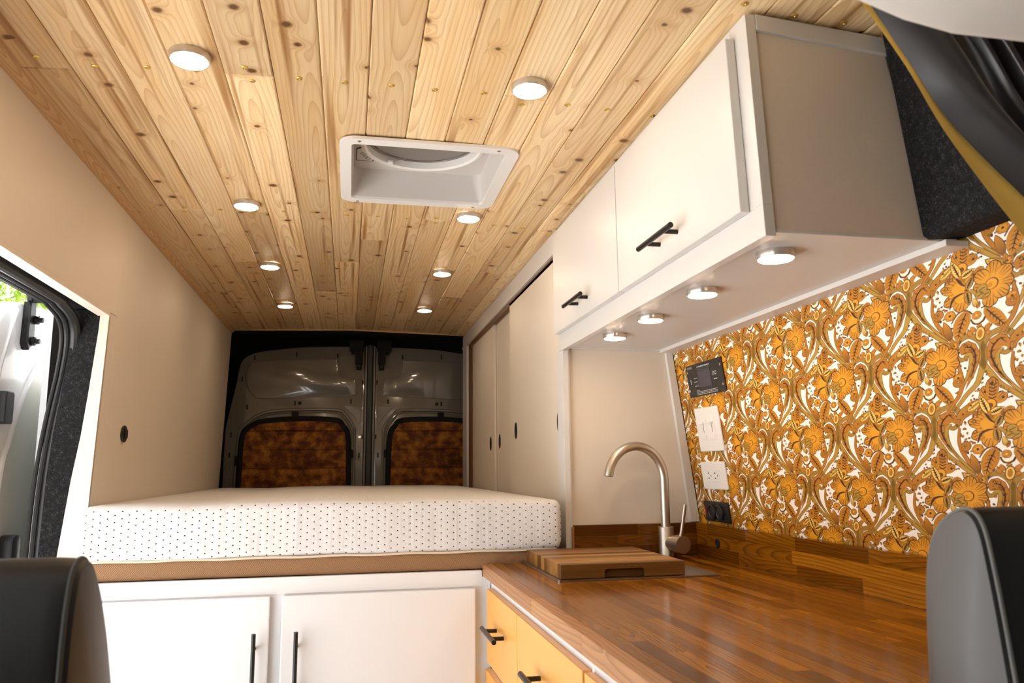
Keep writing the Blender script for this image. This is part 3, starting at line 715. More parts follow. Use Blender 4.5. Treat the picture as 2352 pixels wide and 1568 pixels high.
FXc, FYc = 1.005, 2.455
fc = thing('tap', 'brushed steel gooseneck mixer tap beside the cutting board', 'tap', (FXc, FYc, ZT))
MB().lathe([(.0255, .0004), (.0255, .006), (.0245, .008), (.0245, .094), (.0235, .0965), (.0165, .0965)], (FXc, FYc, ZT), seg=36).build('body', M['steel'], fc, smooth=True)
R0 = .098; zc_ = -.043; pts = [(FXc, FYc, ZT + .09), (FXc, FYc, zc_)]
for k in range(1, 25):
    a = math.radians(172 * k / 24); pts.append((FXc - R0 + R0 * math.cos(a), FYc - .010 * (1 - math.cos(a)), zc_ + 1.12 * R0 * math.sin(a)))
pts = [Vector(p) for p in pts]
sp_o = MB().tube([pts[0]] + [pts[0].lerp(pts[1], k / 4) for k in range(1, 4)] + pts[1:], .0148, 24).build('spout', M['steel'], fc, smooth=True)
e = pts[-1]; e0 = pts[-2]; d_ = (e - e0).normalized()
MB().tube([e - d_ * .003, e + d_ * .001], .0115, 20).build('aerator', M['black_metal'], sp_o)
hx = Vector((.20, -.98, 0)).normalized(); hc = Vector((FXc + .008, FYc, ZT + .046))
MB().tube([hc, hc + hx * .044], .0250, 32).tube([hc + hx * .0445, hc + hx * .080], .0272, 32).build('valve', M['steel'], fc, smooth=True)
lv = hc + hx * .062 + Vector((0, 0, .022))
MB().tube([lv, lv + Vector((.004, -.004, .012)), lv + Vector((.020, -.004, .100))], .0058, 16).build('lever', M['steel'], fc, smooth=True)

# ------------------------------------------------------------------ roof fan
fz = .8385
rf = thing('roof_fan', 'white square roof vent fan set into the pine ceiling', 'roof fan', (.19, 2.19, fz))
inner = rrect(-.012, .397, 1.980, 2.400, .012); outer = rrect(-.043, .432, 1.944, 2.438, .045)
ring_prism(outer, inner, fz - .006, fz + .002).build('frame', M['white_plastic'], rf)
n = len(inner); inner2 = rrect(-.006, .391, 1.986, 2.394, .03)
top = .928
b = MB(); b.v = [(p[0], p[1], fz + .002) for p in inner] + [(p[0], p[1], top) for p in inner2]
b.f = [(k, (k + 1) % n, n + (k + 1) % n, n + k) for k in range(n)]
b.build('shroud', M['fan_white'], rf, smooth=True)
cxf, cyf, cr_ = .190, 2.178, .165
def dense(pl, step=.012):
    out = []
    for a, c in zip(pl, pl[1:] + pl[:1]):
        m = max(1, int(math.dist(a, c) / step)); out += [(a[0] + (c[0] - a[0]) * k / m, a[1] + (c[1] - a[1]) * k / m) for k in range(m)]
    return out
inner2 = dense(inner2); n = len(inner2)
circ = []
for p in inner2:
    a = math.atan2(p[1] - cyf, p[0] - cxf); circ.append((cxf + cr_ * math.cos(a), cyf + cr_ * math.sin(a)))
b = MB(); b.v = [(p[0], p[1], top) for p in inner2] + [(p[0], p[1], top - .001) for p in circ]
b.f = [(k, (k + 1) % n, n + (k + 1) % n, n + k) for k in range(n)]
b.build('top_plate', M['fan_white'], rf)
MB().lathe([(cr_ + .012, 0), (cr_ + .012, -.012), (cr_ + .002, -.015), (cr_ - .004, -.010), (cr_ - .006, .012)], (cxf, cyf, top), seg=64, cap=False).build('fan_ring', M['white_plastic'], rf, smooth=True)
MB().lathe([(cr_ + .004, .012), (cr_ * .6, .020), (.001, .024)], (cxf, cyf, top), seg=48).build('lid', M['lid'], rf, smooth=True)
MB().lathe([(cr_ - .010, .008), (cr_ - .010, .0105), (cr_ - .014, .0105), (cr_ - .014, .008)], (cxf, cyf, top), seg=48, cap=False).build('screen_ring', M['puck_ring'], rf)
MB().box(.095, .111, 2.30, 2.316, top - .012, top - .002, .003).build('knob', M['white_plastic'], rf)
lbl = [(.000, 2.235), (.016, 2.220), (.055, 2.30), (.052, 2.325), (.000, 2.325)]
lb_o = MB().prism(lbl, 'z', top - .0022, top - .0014).build('label', M['black_plastic'], rf)
cxl = sum(p[0] for p in lbl) / 5; cyl = sum(p[1] for p in lbl) / 5
MB().prism([(cxl + (p[0] - cxl) * .88, cyl + (p[1] - cyl) * .90) for p in lbl], 'z', top - .0026, top - .0023).build('label_face', M['fan_white'], lb_o)
for (q0, q1) in ((.020, 2.268), (.028, 2.285), (.036, 2.301)):
    ring_prism([(q0 + .008 * math.cos(a), q1 + .008 * math.sin(a)) for a in [2 * math.pi * k / 14 for k in range(14)]], [(q0 + .0065 * math.cos(a), q1 + .0065 * math.sin(a)) for a in [2 * math.pi * k / 14 for k in range(14)]], top - .0030, top - .0027).build('label_ring', M['black_plastic'], lb_o)
for (x, y) in ((.008, 1.958), (.372, 1.958), (.008, 2.424), (.372, 2.424)):
    MB().lathe([(.005, -.0060), (.0045, -.0078), (.0012, -.0080), (.0010, -.0066)], (x, y, fz), seg=12).build('screw', M['steel'], rf, smooth=True)

# ------------------------------------------------------------------ devices on the papered wall
_u = Vector((-.1284, 0, 1)).normalized(); _x = Vector((0, -1, 0)); _n = _x.cross(_u)
WALLM = Matrix((_x, _u, _n)).transposed().to_4x4()
def on_wall(name, label, cat, y, z): return thing(name, label, cat, Vector((xr(z), y, z)) + _n * .0014, mat=WALLM)
def slab(parent, name, m, x0, x1, y0, y1, z0, z1, r=.003, bev=.0015):
    return MB().prism(rrect(x0, x1, y0, y1, r, 4), 'z', z0, z1, bev=bev).build(name, m, parent, local=True)
def text(parent, s, x, y, size, m, z, name='lettering'):
    cu = bpy.data.curves.new('t', 'FONT'); cu.body = s; cu.size = size; cu.fill_mode = 'BOTH'; cu.resolution_u = 3
    o = bpy.data.objects.new('t', cu); COL.objects.link(o); bpy.context.view_layer.update()
    me = bpy.data.meshes.new_from_object(o.evaluated_get(bpy.context.evaluated_depsgraph_get())); bpy.data.objects.remove(o)
    b = MB(); b.v = [(v.co.x + x, v.co.y + y, z) for v in me.vertices]; b.f = [tuple(p.vertices) for p in me.polygons]
    return b.build(name, m, parent, local=True)
scp = on_wall('control_panel', 'black charge controller panel with a small grey screen', 'control panel', 2.307, .275)
slab(scp, 'plate', M['black_plastic'], -.128, .128, -.0525, .0525, 0, .004, .003)
slab(scp, 'screen', M['screen'], -.044, .044, -.026, .030, .0038, .0046, .001, 0)
text(scp, 'RENOGY', -.118, .040, .0095, M['print'], .0043)
for (x, y) in ((-.117, .030), (.117, .030), (-.117, -.030), (.117, -.030)):
    MB().lathe([(.0042, .0035), (.0042, .0052), (.001, .0056)], (x, y, 0), seg=12).build('screw', M['steel'], scp, local=True, smooth=True)
def dashes(parent, x0, x1, y, h, m, seed):
    r = random.Random(seed); b = MB(); x = x0
    while x < x1:
        L = r.uniform(.006, .016); b.box(x, min(x + L, x1), y, y + h, .0039, .0043); x += L + .0025
    return b.build('print_line', m, parent, local=True)
dashes(scp, -.044, .044, .0395, .0030, M['print'], 1); dashes(scp, -.044, .044, .0330, .0042, M['print_dim'], 2)
for i, y in enumerate((-.034, -.0385, -.043, -.0475)): dashes(scp, -.070, -.050 if i == 0 else .075, y, .0015, M['print'], 3 + i)
for y in (.006, -.006, -.019): dashes(scp, -.078, -.052, y, .002, M['print'], int(50 + y * 1000))
dashes(scp, .062, .085, -.010, .0026, M['print'], 9)
for q in (.063, .078):
    ring_prism([(q + .006 * math.cos(a), .010 + .006 * math.sin(a)) for a in [2 * math.pi * k / 16 for k in range(16)]], [(q + .0046 * math.cos(a), .010 + .0046 * math.sin(a)) for a in [2 * math.pi * k / 16 for k in range(16)]], .0038, .0044).build('button_ring', M['print'], scp, local=True)
MB().box(-.104, -.101, -.010, .006, .0038, .0043).build('print_line', M['print'], scp, local=True)

sw = on_wall('dimmer_switch', 'white plate with two slide dimmers', 'switch', 2.337, .117)
slab(sw, 'plate', M['white_plastic'], -.083, .083, -.070, .070, 0, .006, .004, .003)
for cx_ in (-.030, .030):
    ins = slab(sw, 'insert', M['white_plastic'], cx_ - .022, cx_ + .022, -.035, .037, .0058, .0074, .001, .0006)
    MB().box(cx_ - .0018, cx_ + .0018, -.010, .020, .0072, .0078).build('slot', simple('slot_grey', (.35, .32, .29), .6), ins, local=True)
    slab(ins, 'slider', M['white_plastic'], cx_ - .013, cx_ + .013, .017, .0235, .0072, .016, .002, .0015)
    slab(ins, 'rocker', M['white_plastic'], cx_ - .012, cx_ + .012, -.031, -.018, .0072, .0095, .001, .0008)
for (x, y) in ((-.030, .055), (.030, .055), (-.030, -.055), (.030, -.055)):
    MB().lathe([(.003, .0055), (.003, .0066), (.0006, .0068)], (x, y, 0), seg=10).build('screw', M['white_plastic'], sw, local=True)
ou = on_wall('power_outlet', 'white double power outlet below the dimmers', 'outlet', 2.355, -.028)
slab(ou, 'plate', M['white_plastic'], -.084, .084, -.0437, .0437, 0, .006, .004, .003)
ins = slab(ou, 'insert', M['white_plastic'], -.042, .042, -.019, .019, .0058, .0076, .001, .0006)
for cx_ in (-.022, .024):
    MB().box(cx_ - .012, cx_ - .006, .006, .010, .0074, .0080).box(cx_ - .012, cx_ - .006, -.010, -.006, .0074, .0080).box(cx_ + .006, cx_ + .009, -.003, .003, .0074, .0080).build('slots', M['gap'], ins, local=True)
us_ = on_wall('socket_panel', 'black two-socket panel just above the upstand', 'socket panel', 2.378, -.142)
slab(us_, 'plate', M['black_plastic'], -.085, .085, -.0325, .0325, 0, .006, .006, .003)
for cx_ in (-.025, .028):
    MB().lathe([(.024, .004), (.024, .011), (.020, .013), (.018, .010), (.001, .010)], (cx_, 0, 0), seg=28).build('socket_cap', M['black_plastic'], us_, local=True, smooth=True)
MB().box(-.076, -.068, -.012, .012, .0055, .009, .001).build('rocker', M['red'], us_, local=True)
text(us_, '12V', -.008, -.029, .006, M['print'], .0068)

# ------------------------------------------------------------------ wallpaper print
def lin(r, g, b):
    f = lambda c: (c / 255 / 12.92) if c <= 10 else ((c / 255 + .055) / 1.055) ** 2.4
    return (f(r), f(g), f(b), 1.0)
K = dict(bg=lin(250, 243, 234), org=lin(200, 132, 12), yel=lin(226, 156, 24), gold=lin(178, 138, 44), olive=lin(164, 124, 40), brn=lin(116, 68, 5), dk=lin(66, 30, 3), lt=lin(236, 194, 92), amb=lin(180, 114, 6))
class WP:
    def __init__(s): s.shapes = []
    def conv(s, p, ref):
        cx, cy = p[0] - ref[0], p[1] - ref[1]; det = 963280.0
        a = (790 * cx + 437 * cy) / det; b_ = (-740 * cx + 810 * cy) / det
        return (.156 * (a - b_), -.125 * (a + b_))
    def poly(s, pts, col, ref, lay, cols=None):
        s.shapes.append((lay, [s.conv(p, ref) for p in pts], [tuple(range(len(pts)))], cols or [col] * len(pts)))
    def band(s, pts, w, col, ref, lay, n=6, edge=None):
        P = smooth_path([(p[0], p[1], 0) for p in pts], n); m = len(P)
        ws = [q * 1.22 for q in (w if isinstance(w, (list, tuple)) else [w, w])]
        def W(i):
            t_ = i / (m - 1) * (len(ws) - 1); k = min(int(t_), len(ws) - 2); return ws[k] + (ws[k + 1] - ws[k]) * (t_ - k)
        if edge is not None: s.band(pts, [q / 1.22 + 9 for q in ws], edge, ref, lay - 1, n)
        V = []; Fc = []
        for i, p in enumerate(P):
            tt = (P[min(i + 1, m - 1)] - P[max(i - 1, 0)]).normalized(); nn = Vector((-tt.y, tt.x, 0)) * W(i) / 2
            V += [s.conv(p + nn, ref), s.conv(p - nn, ref)]
        for i in range(m - 1): Fc.append((2 * i, 2 * i + 1, 2 * i + 3, 2 * i + 2))
        s.shapes.append((lay, V, Fc, [col] * len(V)))
    def leaf(s, p0, p1, w, c0, c1, ref, lay, edge=None, vein=None, n=9, bend=0.0):
        p0, p1 = Vector((*p0, 0)), Vector((*p1, 0)); d = p1 - p0; nn = Vector((-d.y, d.x, 0)).normalized()
        if edge is not None: s.leaf(tuple((p0 - d * .04)[:2]), tuple((p1 + d * .05)[:2]), w + 14, edge, edge, ref, lay - 1, n=n, bend=bend)
        L = []; Rr = []; cl = []
        for i in range(n + 1):
            t_ = i / n; h = w / 2 * math.sin(math.pi * t_ ** .8) ** .8; q = p0 + d * t_ + nn * bend * math.sin(math.pi * t_)
            L.append(q + nn * h); Rr.append(q - nn * h); cl.append(tuple(c0[k] * (1 - t_) + c1[k] * t_ for k in range(4)))
        V = [s.conv(p, ref) for p in L + Rr]; Fc = [(i, i + 1, n + 2 + i, n + 1 + i) for i in range(n)]
        s.shapes.append((lay, V, Fc, cl + cl))
        if vein is not None:
            m_ = p0 + d * .5 + nn * bend
            s.band([tuple((p0 + d * .08)[:2]), tuple(m_[:2]), tuple((p1 - d * .08)[:2])], [10, 12, 3], vein, ref, lay + 1, 3)
            for k in range(1, 6):
                t_ = .12 + k * .13; q = p0 + d * t_ + nn * bend * math.sin(math.pi * t_)
                for sg in (1, -1): s.band([tuple(q[:2]), tuple((q + d * .09 + nn * sg * w * .26)[:2])], [9, 3], vein, ref, lay + 1, 1)
    def disc(s, c, r, col, ref, lay, ry=None, n=14):
        ry = ry or r
        s.poly([(c[0] + r * math.cos(2 * math.pi * k / n), c[1] + ry * math.sin(2 * math.pi * k / n)) for k in range(n)], col, ref, lay)
    def flower(s, c, r, n, ref, lay, c_in, c_out, edge, ctr, w=None, a0=0.0, radii=None):
        for k in range(n):
            a = a0 + 2 * math.pi * k / n; rr = r * (radii[k] if radii else 1)
            p0 = (c[0] + r * .12 * math.cos(a), c[1] + r * .12 * math.sin(a)); p1 = (c[0] + rr * math.cos(a), c[1] + rr * math.sin(a))
            ww = w or r * .8
            s.petal(p0, p1, ww, c_in, c_out, ref, lay + (k % 2) * 2, edge)
        s.disc(c, r * .24, ctr, ref, lay + 4)
    def petal(s, p0, p1, w, c0, c1, ref, lay, edge=None, n=8):
        p0, p1 = Vector((*p0, 0)), Vector((*p1, 0)); d = p1 - p0; nn = Vector((-d.y, d.x, 0)).normalized()
        for (gw, ge, ly, ca, cb) in (((10, .05, lay - 1, edge, edge),) if edge else ()) + ((0, 0, lay, c0, c1),):
            L = []; Rr = []; cl = []
            for i in range(n + 1):
                t_ = i / n * (1 + ge); tt = min(t_ / (1 + ge), 1)
                h = (w + gw) / 2 * (math.sin(math.pi * min(.02 + tt * .80, 1)) if tt < .62 else math.sqrt(max(0, 1 - ((tt - .62) / .385) ** 2)) * math.sin(math.pi * .516))
                L.append(p0 + d * t_ + nn * h); Rr.append(p0 + d * t_ - nn * h)
                f_ = tt ** 1.5; cl.append(tuple(ca[k] * (1 - f_) + cb[k] * f_ for k in range(4)))
            V = [s.conv(p, ref) for p in L + Rr]; Fc = [(i, i + 1, n + 2 + i, n + 1 + i) for i in range(n)]
            s.shapes.append((ly, V, Fc, cl + cl))
        if w > 70:
            for q in (-.24, 0, .24):
                s.band([tuple((p0 + d * .42 + nn * q * w * .6)[:2]), tuple((p1 - d * .06 + nn * q * w * 1.1)[:2])], [2, 8], K['brn'], ref, lay + 1, 1)
    def curl(s, c, r, w, col, ref, lay, edge=None, sg=1, turns=1.5, a0=0):
        pts = [(c[0] + r * (1 - .62 * k / 16) * math.cos(a0 + sg * turns * 2 * math.pi * k / 16), c[1] + r * (1 - .62 * k / 16) * math.sin(a0 + sg * turns * 2 * math.pi * k / 16)) for k in range(17)]
        s.band(pts, [w, w * .7], col, ref, lay, 2, edge=edge)
wp = WP(); J1 = (1060, 1180); J0 = (250, 440)
# right scroll
wp.band([(1060, 1200), (1042, 1080), (1048, 980), (1090, 890), (1180, 848), (1268, 872), (1316, 950), (1304, 1040), (1258, 1088), (1214, 1068), (1222, 1034)], [52, 46, 44, 44, 44, 40, 36, 30, 22], K['olive'], J1, 4, edge=K['brn'])
wp.band([(1060, 1190), (1135, 1290), (1225, 1405), (1330, 1490), (1440, 1580), (1560, 1680), (1600, 1760)], [50, 44, 38, 34, 30, 24, 18], K['gold'], J1, 4, edge=K['brn'])
fillR = [(1086, 1010), (1104, 935), (1180, 890), (1250, 912), (1290, 980), (1284, 1052), (1240, 1022), (1196, 1030), (1182, 1100), (1202, 1220), (1252, 1320), (1350, 1440), (1225, 1340), (1130, 1210), (1090, 1110)]
wp.poly([(p[0] + (p[0] - 1180) * .05, p[1] + (p[1] - 1120) * .03) for p in fillR], K['brn'], J1, 5); wp.poly(fillR, K['amb'], J1, 6)
wp.band([(1200, 930), (1140, 1000), (1128, 1100), (1180, 1225), (1262, 1345), (1330, 1425)], [8, 14, 14, 14, 12, 4], K['dk'], J1, 7)
for (q0, q1) in (((1150, 990), (1180, 930)), ((1150, 990), (1110, 960)), ((1130, 1060), (1165, 1040)), ((1130, 1080), (1098, 1040)), ((1145, 1150), (1175, 1120)), ((1140, 1140), (1105, 1105)), ((1185, 1230), (1200, 1190)), ((1180, 1230), (1140, 1195)), ((1200, 930), (1250, 940)), ((1200, 930), (1260, 990)), ((1230, 1300), (1190, 1280))): wp.band([q0, q1], [11, 3], K['dk'], J1, 7, 1)
wp.band([(1222, 1040), (1186, 1090), (1192, 1180), (1232, 1295), (1305, 1395), (1410, 1505), (1520, 1600)], [26, 30, 30, 26, 22, 18, 12], K['gold'], J1, 7, edge=K['brn'])
wp.band([(1318, 1090), (1322, 1230), (1356, 1340), (1420, 1450), (1510, 1560), (1590, 1660)], [12, 22, 28, 30, 28, 22], K['amb'], J1, 8, edge=K['brn'])
wp.curl((1392, 1292), 46, 24, K['amb'], J1, 9, edge=K['dk'], sg=-1, a0=2.4)
wp.leaf((1540, 1600), (1455, 1385), 78, K['brn'], K['org'], J1, 9, edge=K['brn']); wp.leaf((1560, 1700), (1545, 1590), 36, K['brn'], K['org'], J1, 9)
wp.leaf((1280, 985), (1530, 770), 110, K['amb'], K['gold'], J1, 6, edge=K['brn']); wp.leaf((1390, 900), (1520, 780), 62, K['lt'], K['lt'], J1, 8, edge=K['olive'], vein=K['olive'])
wp.disc((1345, 935), 26, K['amb'], J1, 8); wp.disc((1345, 935), 10, K['dk'], J1, 9)
wp.band([(1325, 1060), (1345, 985), (1420, 930), (1490, 930)], [14, 20, 16, 8], K['amb'], J1, 7, edge=K['brn'])
# left scroll
wp.band([(1060, 1200), (1062, 1080), (1040, 980), (985, 900), (900, 856), (812, 892), (782, 970), (792, 1060), (842, 1108), (892, 1088), (880, 1056)], [52, 46, 44, 44, 44, 40, 36, 30, 22], K['olive'], J1, 4, edge=K['brn'])
wp.band([(1060, 1190), (1040, 1290), (1010, 1392), (920, 1500), (850, 1610), (780, 1700)], [50, 44, 38, 32, 26, 18], K['gold'], J1, 4, edge=K['brn'])
fillL = [(846, 1060), (814, 990), (846, 932), (904, 912), (972, 955), (1018, 1060), (1010, 1180), (974, 1300), (905, 1440), (935, 1290), (952, 1170), (940, 1070), (896, 1034)]
wp.poly([(p[0] + (p[0] - 920) * .06, p[1] + (p[1] - 1120) * .03) for p in fillL], K['brn'], J1, 5); wp.poly(fillL, K['amb'], J1, 6)
wp.band([(870, 975), (940, 990), (980, 1080), (978, 1190), (950, 1310)], [8, 14, 14, 12, 4], K['dk'], J1, 7)
for (q0, q1) in (((900, 975), (880, 935)), ((930, 985), (935, 940)), ((960, 1030), (985, 1000)), ((978, 1090), (1005, 1070)), ((975, 1100), (950, 1070)), ((980, 1170), (1005, 1140)), ((972, 1200), (955, 1150)), ((960, 1270), (985, 1230))): wp.band([q0, q1], [11, 3], K['dk'], J1, 7, 1)
wp.band([(880, 1062), (930, 1060), (942, 1150), (922, 1280), (880, 1400), (830, 1480)], [26, 30, 28, 22, 18, 10], K['gold'], J1, 7, edge=K['brn'])
wp.band([(806, 1100), (842, 1230), (872, 1360), (850, 1490), (800, 1590), (750, 1680)], [12, 22, 28, 30, 26, 18], K['amb'], J1, 8, edge=K['brn'])
wp.curl((826, 1352), 44, 22, K['amb'], J1, 9, edge=K['dk'], sg=1, a0=.6)
wp.leaf((780, 1030), (565, 870), 110, K['amb'], K['gold'], J1, 6, edge=K['brn']); wp.leaf((690, 955), (575, 880), 60, K['lt'], K['lt'], J1, 8, edge=K['olive'], vein=K['olive'])
wp.disc((725, 985), 26, K['amb'], J1, 8); wp.disc((725, 985), 10, K['dk'], J1, 9)
wp.band([(800, 1080), (760, 1020), (680, 1000), (600, 960)], [14, 20, 16, 8], K['amb'], J1, 7, edge=K['brn'])
# bouquet
wp.leaf((868, 578), (790, 900), 150, K['amb'], K['org'], J1, 5, edge=K['gold'], vein=K['dk'], bend=12)
wp.leaf((1036, 585), (1262, 838), 120, K['amb'], K['org'], J1, 5, edge=K['gold'], vein=K['dk'])
wp.band([(720, 690), (770, 600), (840, 570), (900, 600)], [10, 14, 14, 10], K['brn'], J1, 6); wp.band([(890, 590), (935, 640)], [12, 10], K['dk'], J1, 6); wp.band([(1000, 580), (1060, 560)], [12, 10], K['dk'], J1, 6)
wp.band([(915, 680), (940, 725), (985, 740), (1030, 715), (1045, 675)], [14, 18, 18, 18, 14], K['dk'], J1, 8); wp.band([(925, 690), (950, 722), (985, 732), (1025, 708)], [5, 6, 6, 5], K['lt'], J1, 9)
wp.flower((965, 648), 46, 7, J1, 9, K['org'], K['org'], K['brn'], K['lt'], w=34)
wp.leaf((960, 560), (925, 460), 46, K['gold'], K['lt'], J1, 7, edge=K['brn']); wp.leaf((965, 580), (985, 500), 40, K['amb'], K['brn'], J1, 7)
wp.disc((1010, 850), 50, K['brn'], J1, 7, 82); wp.disc((1010, 850), 40, K['lt'], J1, 8, 68); wp.disc((1010, 850), 24, K['amb'], J1, 9, 46)
for (q0, q1) in (((950, 830), (920, 760)), ((1060, 830), (1090, 750)), ((930, 860), (890, 800)), ((1000, 780), (990, 745)), ((1060, 870), (1100, 830))): wp.leaf(q0, q1, 44, K['amb'], K['org'], J1, 6, edge=K['brn'])
wp.flower((1085, 355), 218, 8, J1, 12, K['yel'], K['org'], K['dk'], K['yel'], w=136, a0=-1.55, radii=[1.06, .98, .86, .90, 1.05, .72, .76, .98])
wp.disc((1085, 350), 62, K['brn'], J1, 16); wp.disc((1082, 350), 52, K['yel'], J1, 17); wp.disc((1070, 360), 24, K['org'], J1, 18)
for (c, r_) in (((1000, 380), 46), ((985, 440), 40), ((1045, 440), 34)): wp.disc(c, r_ + 7, K['brn'], J1, 18); wp.disc(c, r_, K['gold'], J1, 19); wp.band([(c[0] - r_ * .6, c[1] + r_ * .3), (c[0] + r_ * .6, c[1] - r_ * .3)], [8, 5], K['dk'], J1, 20, 1)
for (p0, p1, w_) in (((840, 340), (690, 150), 130), ((840, 350), (595, 285), 120), ((840, 360), (640, 470), 130), ((845, 340), (815, 130), 120), ((840, 370), (790, 570), 150)): wp.petal(p0, p1, w_, K['yel'], K['org'], J1, 10, edge=K['brn'])
for c in ((690, 200), (645, 290), (665, 405)): wp.disc(c, 22, K['brn'], J1, 13); wp.disc(c, 11, K['org'], J1, 14)
wp.disc((770, 320), 66, K['yel'], J1, 13); wp.disc((795, 430), 50, K['yel'], J1, 13)
wp.band([(742, 118), (756, 215), (800, 280), (840, 310)], [6, 22, 18, 6], K['dk'], J1, 15); wp.band([(695, 530), (720, 430), (775, 390), (838, 378)], [6, 22, 18, 6], K['dk'], J1, 15)
wp.leaf((855, 345), (900, 225), 62, K['gold'], K['gold'], J1, 16, edge=K['brn'], vein=K['dk']); wp.leaf((855, 370), (890, 520), 66, K['gold'], K['gold'], J1, 16, edge=K['brn'], vein=K['dk']); wp.disc((852, 358), 26, K['amb'], J1, 19); wp.disc((852, 358), 11, K['dk'], J1, 20)
wp.band([(880, 370), (930, 400), (950, 450)], [30, 22, 10], K['gold'], J1, 14, edge=K['brn'])
# tulip
wp.petal((350, 880), (345, 600), 120, K['org'], K['amb'], J0, 10, edge=K['brn']); wp.petal((340, 880), (265, 690), 105, K['org'], K['org'], J0, 8, edge=K['brn']); wp.petal((360, 880), (478, 775), 100, K['org'], K['org'], J0, 8, edge=K['brn'])
for y in (680, 715, 750, 785, 820): wp.band([(322, y - 22), (358, y), (392, y - 22)], [8, 10, 8], K['dk'], J0, 13, 2)
for k in range(9):
    a = math.radians(30 + 15 * k); wp.petal((345, 900), (345 + 178 * math.cos(a), 900 + 172 * math.sin(a)), 48, K['org'], K['amb'], J0, 5 + k % 2, edge=K['brn'])
wp.disc((345, 880), 62, K['brn'], J0, 13); wp.disc((345, 878), 52, K['yel'], J0, 14); wp.disc((345, 895), 28, K['brn'], J0, 15)
wp.leaf((338, 985), (236, 775), 74, K['lt'], K['lt'], J0, 16, edge=K['brn'], vein=K['dk']); wp.leaf((345, 985), (470, 918), 74, K['lt'], K['lt'], J0, 16, edge=K['brn'], vein=K['dk']); wp.disc((342, 975), 24, K['amb'], J0, 19)
wp.disc((345, 655), 16, K['dk'], J0, 13); wp.disc((285, 745), 13, K['dk'], J0, 12); wp.disc((455, 815), 13, K['dk'], J0, 12)
# sprigs
rs = random.Random(21)
for (x, y) in ((540, 280), (560, 390), (600, 480), (520, 450), (575, 640), (640, 500), (1330, 170), (1315, 240), (1352, 330), (1300, 390), (1362, 480), (1404, 545), (1285, 470), (1330, 560), (1385, 390), (720, 760), (1130, 780), (1282, 705), (1285, 645), (1240, 245), (1235, 170), (880, 820), (650, 200), (920, 200), (1380, 240), (560, 560), (1405, 300), (1180, 820), (630, 620), (500, 330)):
    for k in range(3):
        a = rs.uniform(0, 6.28); l_ = rs.uniform(28, 44); q = (x + rs.uniform(-24, 24), y + rs.uniform(-24, 24))
        wp.leaf(q, (q[0] + l_ * math.cos(a), q[1] + l_ * math.sin(a) * 1.2), 24, K['brn'] if k else K['dk'], K['org'] if k else K['brn'], J1, 5 + k, n=5)
for (x, y, r_) in ((1272, 522, 52), (700, 598, 58), (1210, 160, 40)): wp.flower((x, y), r_, 6, J1, 7, K['yel'], K['amb'], K['brn'], K['dk'], w=r_ * .8)
for (x, y) in ((150, 870), (190, 720), (430, 700), (530, 810), (280, 555), (160, 800), (200, 835), (580, 1010), (450, 740), (250, 630), (500, 760), (215, 900), (120, 940)):
    for k in range(3):
        a = rs.uniform(0, 6.28); q = (x + rs.uniform(-20, 20), y + rs.uniform(-20, 20))
        wp.leaf(q, (q[0] + 30 * math.cos(a), q[1] + 36 * math.sin(a)), 20, K['brn'] if k else K['dk'], K['org'] if k else K['dk'], J0, 4 + k, n=5)
wp.flower((520, 958), 50, 8, J0, 6, K['amb'], K['org'], K['brn'], K['dk'], w=30); wp.flower((160, 880), 40, 7, J0, 6, K['amb'], K['org'], K['brn'], K['dk'], w=26)

Y0w, Y1w, Z0w, Z1w = .60, 2.534, -.196, .440
V = []; Fcs = []; Cc = []
def wpt(u, v, lay): # u towards the cab (-y), v up; anchored on one scroll junction
    y = 1.523 - u; z = .177 + v
    return y, z
nrm = _n
def push(y, z, lay):
    p = Vector((xr(z), y, z)) + nrm * (.0003 + lay * 4.0e-5); return tuple(p)
b0 = len(V)
V += [push(Y0w, Z0w, 0), push(Y1w, Z0w, 0), push(Y1w, Z1w, 0), push(Y0w, Z1w, 0)]; Fcs.append((0, 1, 2, 3)); Cc += [K['bg']] * 4
for i in range(-9, 8):
    for j in range(-6, 5):
        if (i + j) % 2: continue
        for (lay, P, Fs, C) in wp.shapes:
            pos = [wpt(p[0] + i * .1575, p[1] + j * .1235, lay) for p in P]
            ym = [q[0] for q in pos]; zm = [q[1] for q in pos]
            if max(ym) < Y0w or min(ym) > Y1w or max(zm) < Z0w or min(zm) > Z1w: continue
            base = len(V)
            pos = [(min(max(q[0], Y0w), Y1w), min(max(q[1], Z0w), Z1w)) for q in pos]
            V += [push(q[0], q[1], lay) for q in pos]; Cc += C
            Fcs += [tuple(base + k for k in f_) for f_ in Fs]
b = MB(); b.v = V; b.f = Fcs
pw = b.build('wallpaper', M['wallpaper'], wall_r, fix=False, origin=(1.12, 1.5, -.19))
ca = pw.data.color_attributes.new('Col', 'FLOAT_COLOR', 'POINT')
ca.data.foreach_set('color', [q for c in Cc for q in c])
pw['label'] = 'orange paisley wallpaper'

# ------------------------------------------------------------------ grommet on the left wall
gy, gz = 2.815, .123
gr = thing('wall_grommet', 'small oval black grommet on the tan left wall', 'grommet', (xl(gz), gy, gz))
el = [(gy + .034 * math.cos(a), gz + .022 * math.sin(a) * 1.25) for a in [2 * math.pi * k / 28 for k in range(28)]]
MB().prism(el, 'x', xl(gz) + .0003, xl(gz) + .006, bev=.002).build('flange', M['black_plastic'], gr, smooth=True)
MB().box(xl(gz) + .004, xl(gz) + .012, gy - .012, gy + .016, gz - .013, gz + .014, .004).build('plug', M['gap'], gr)

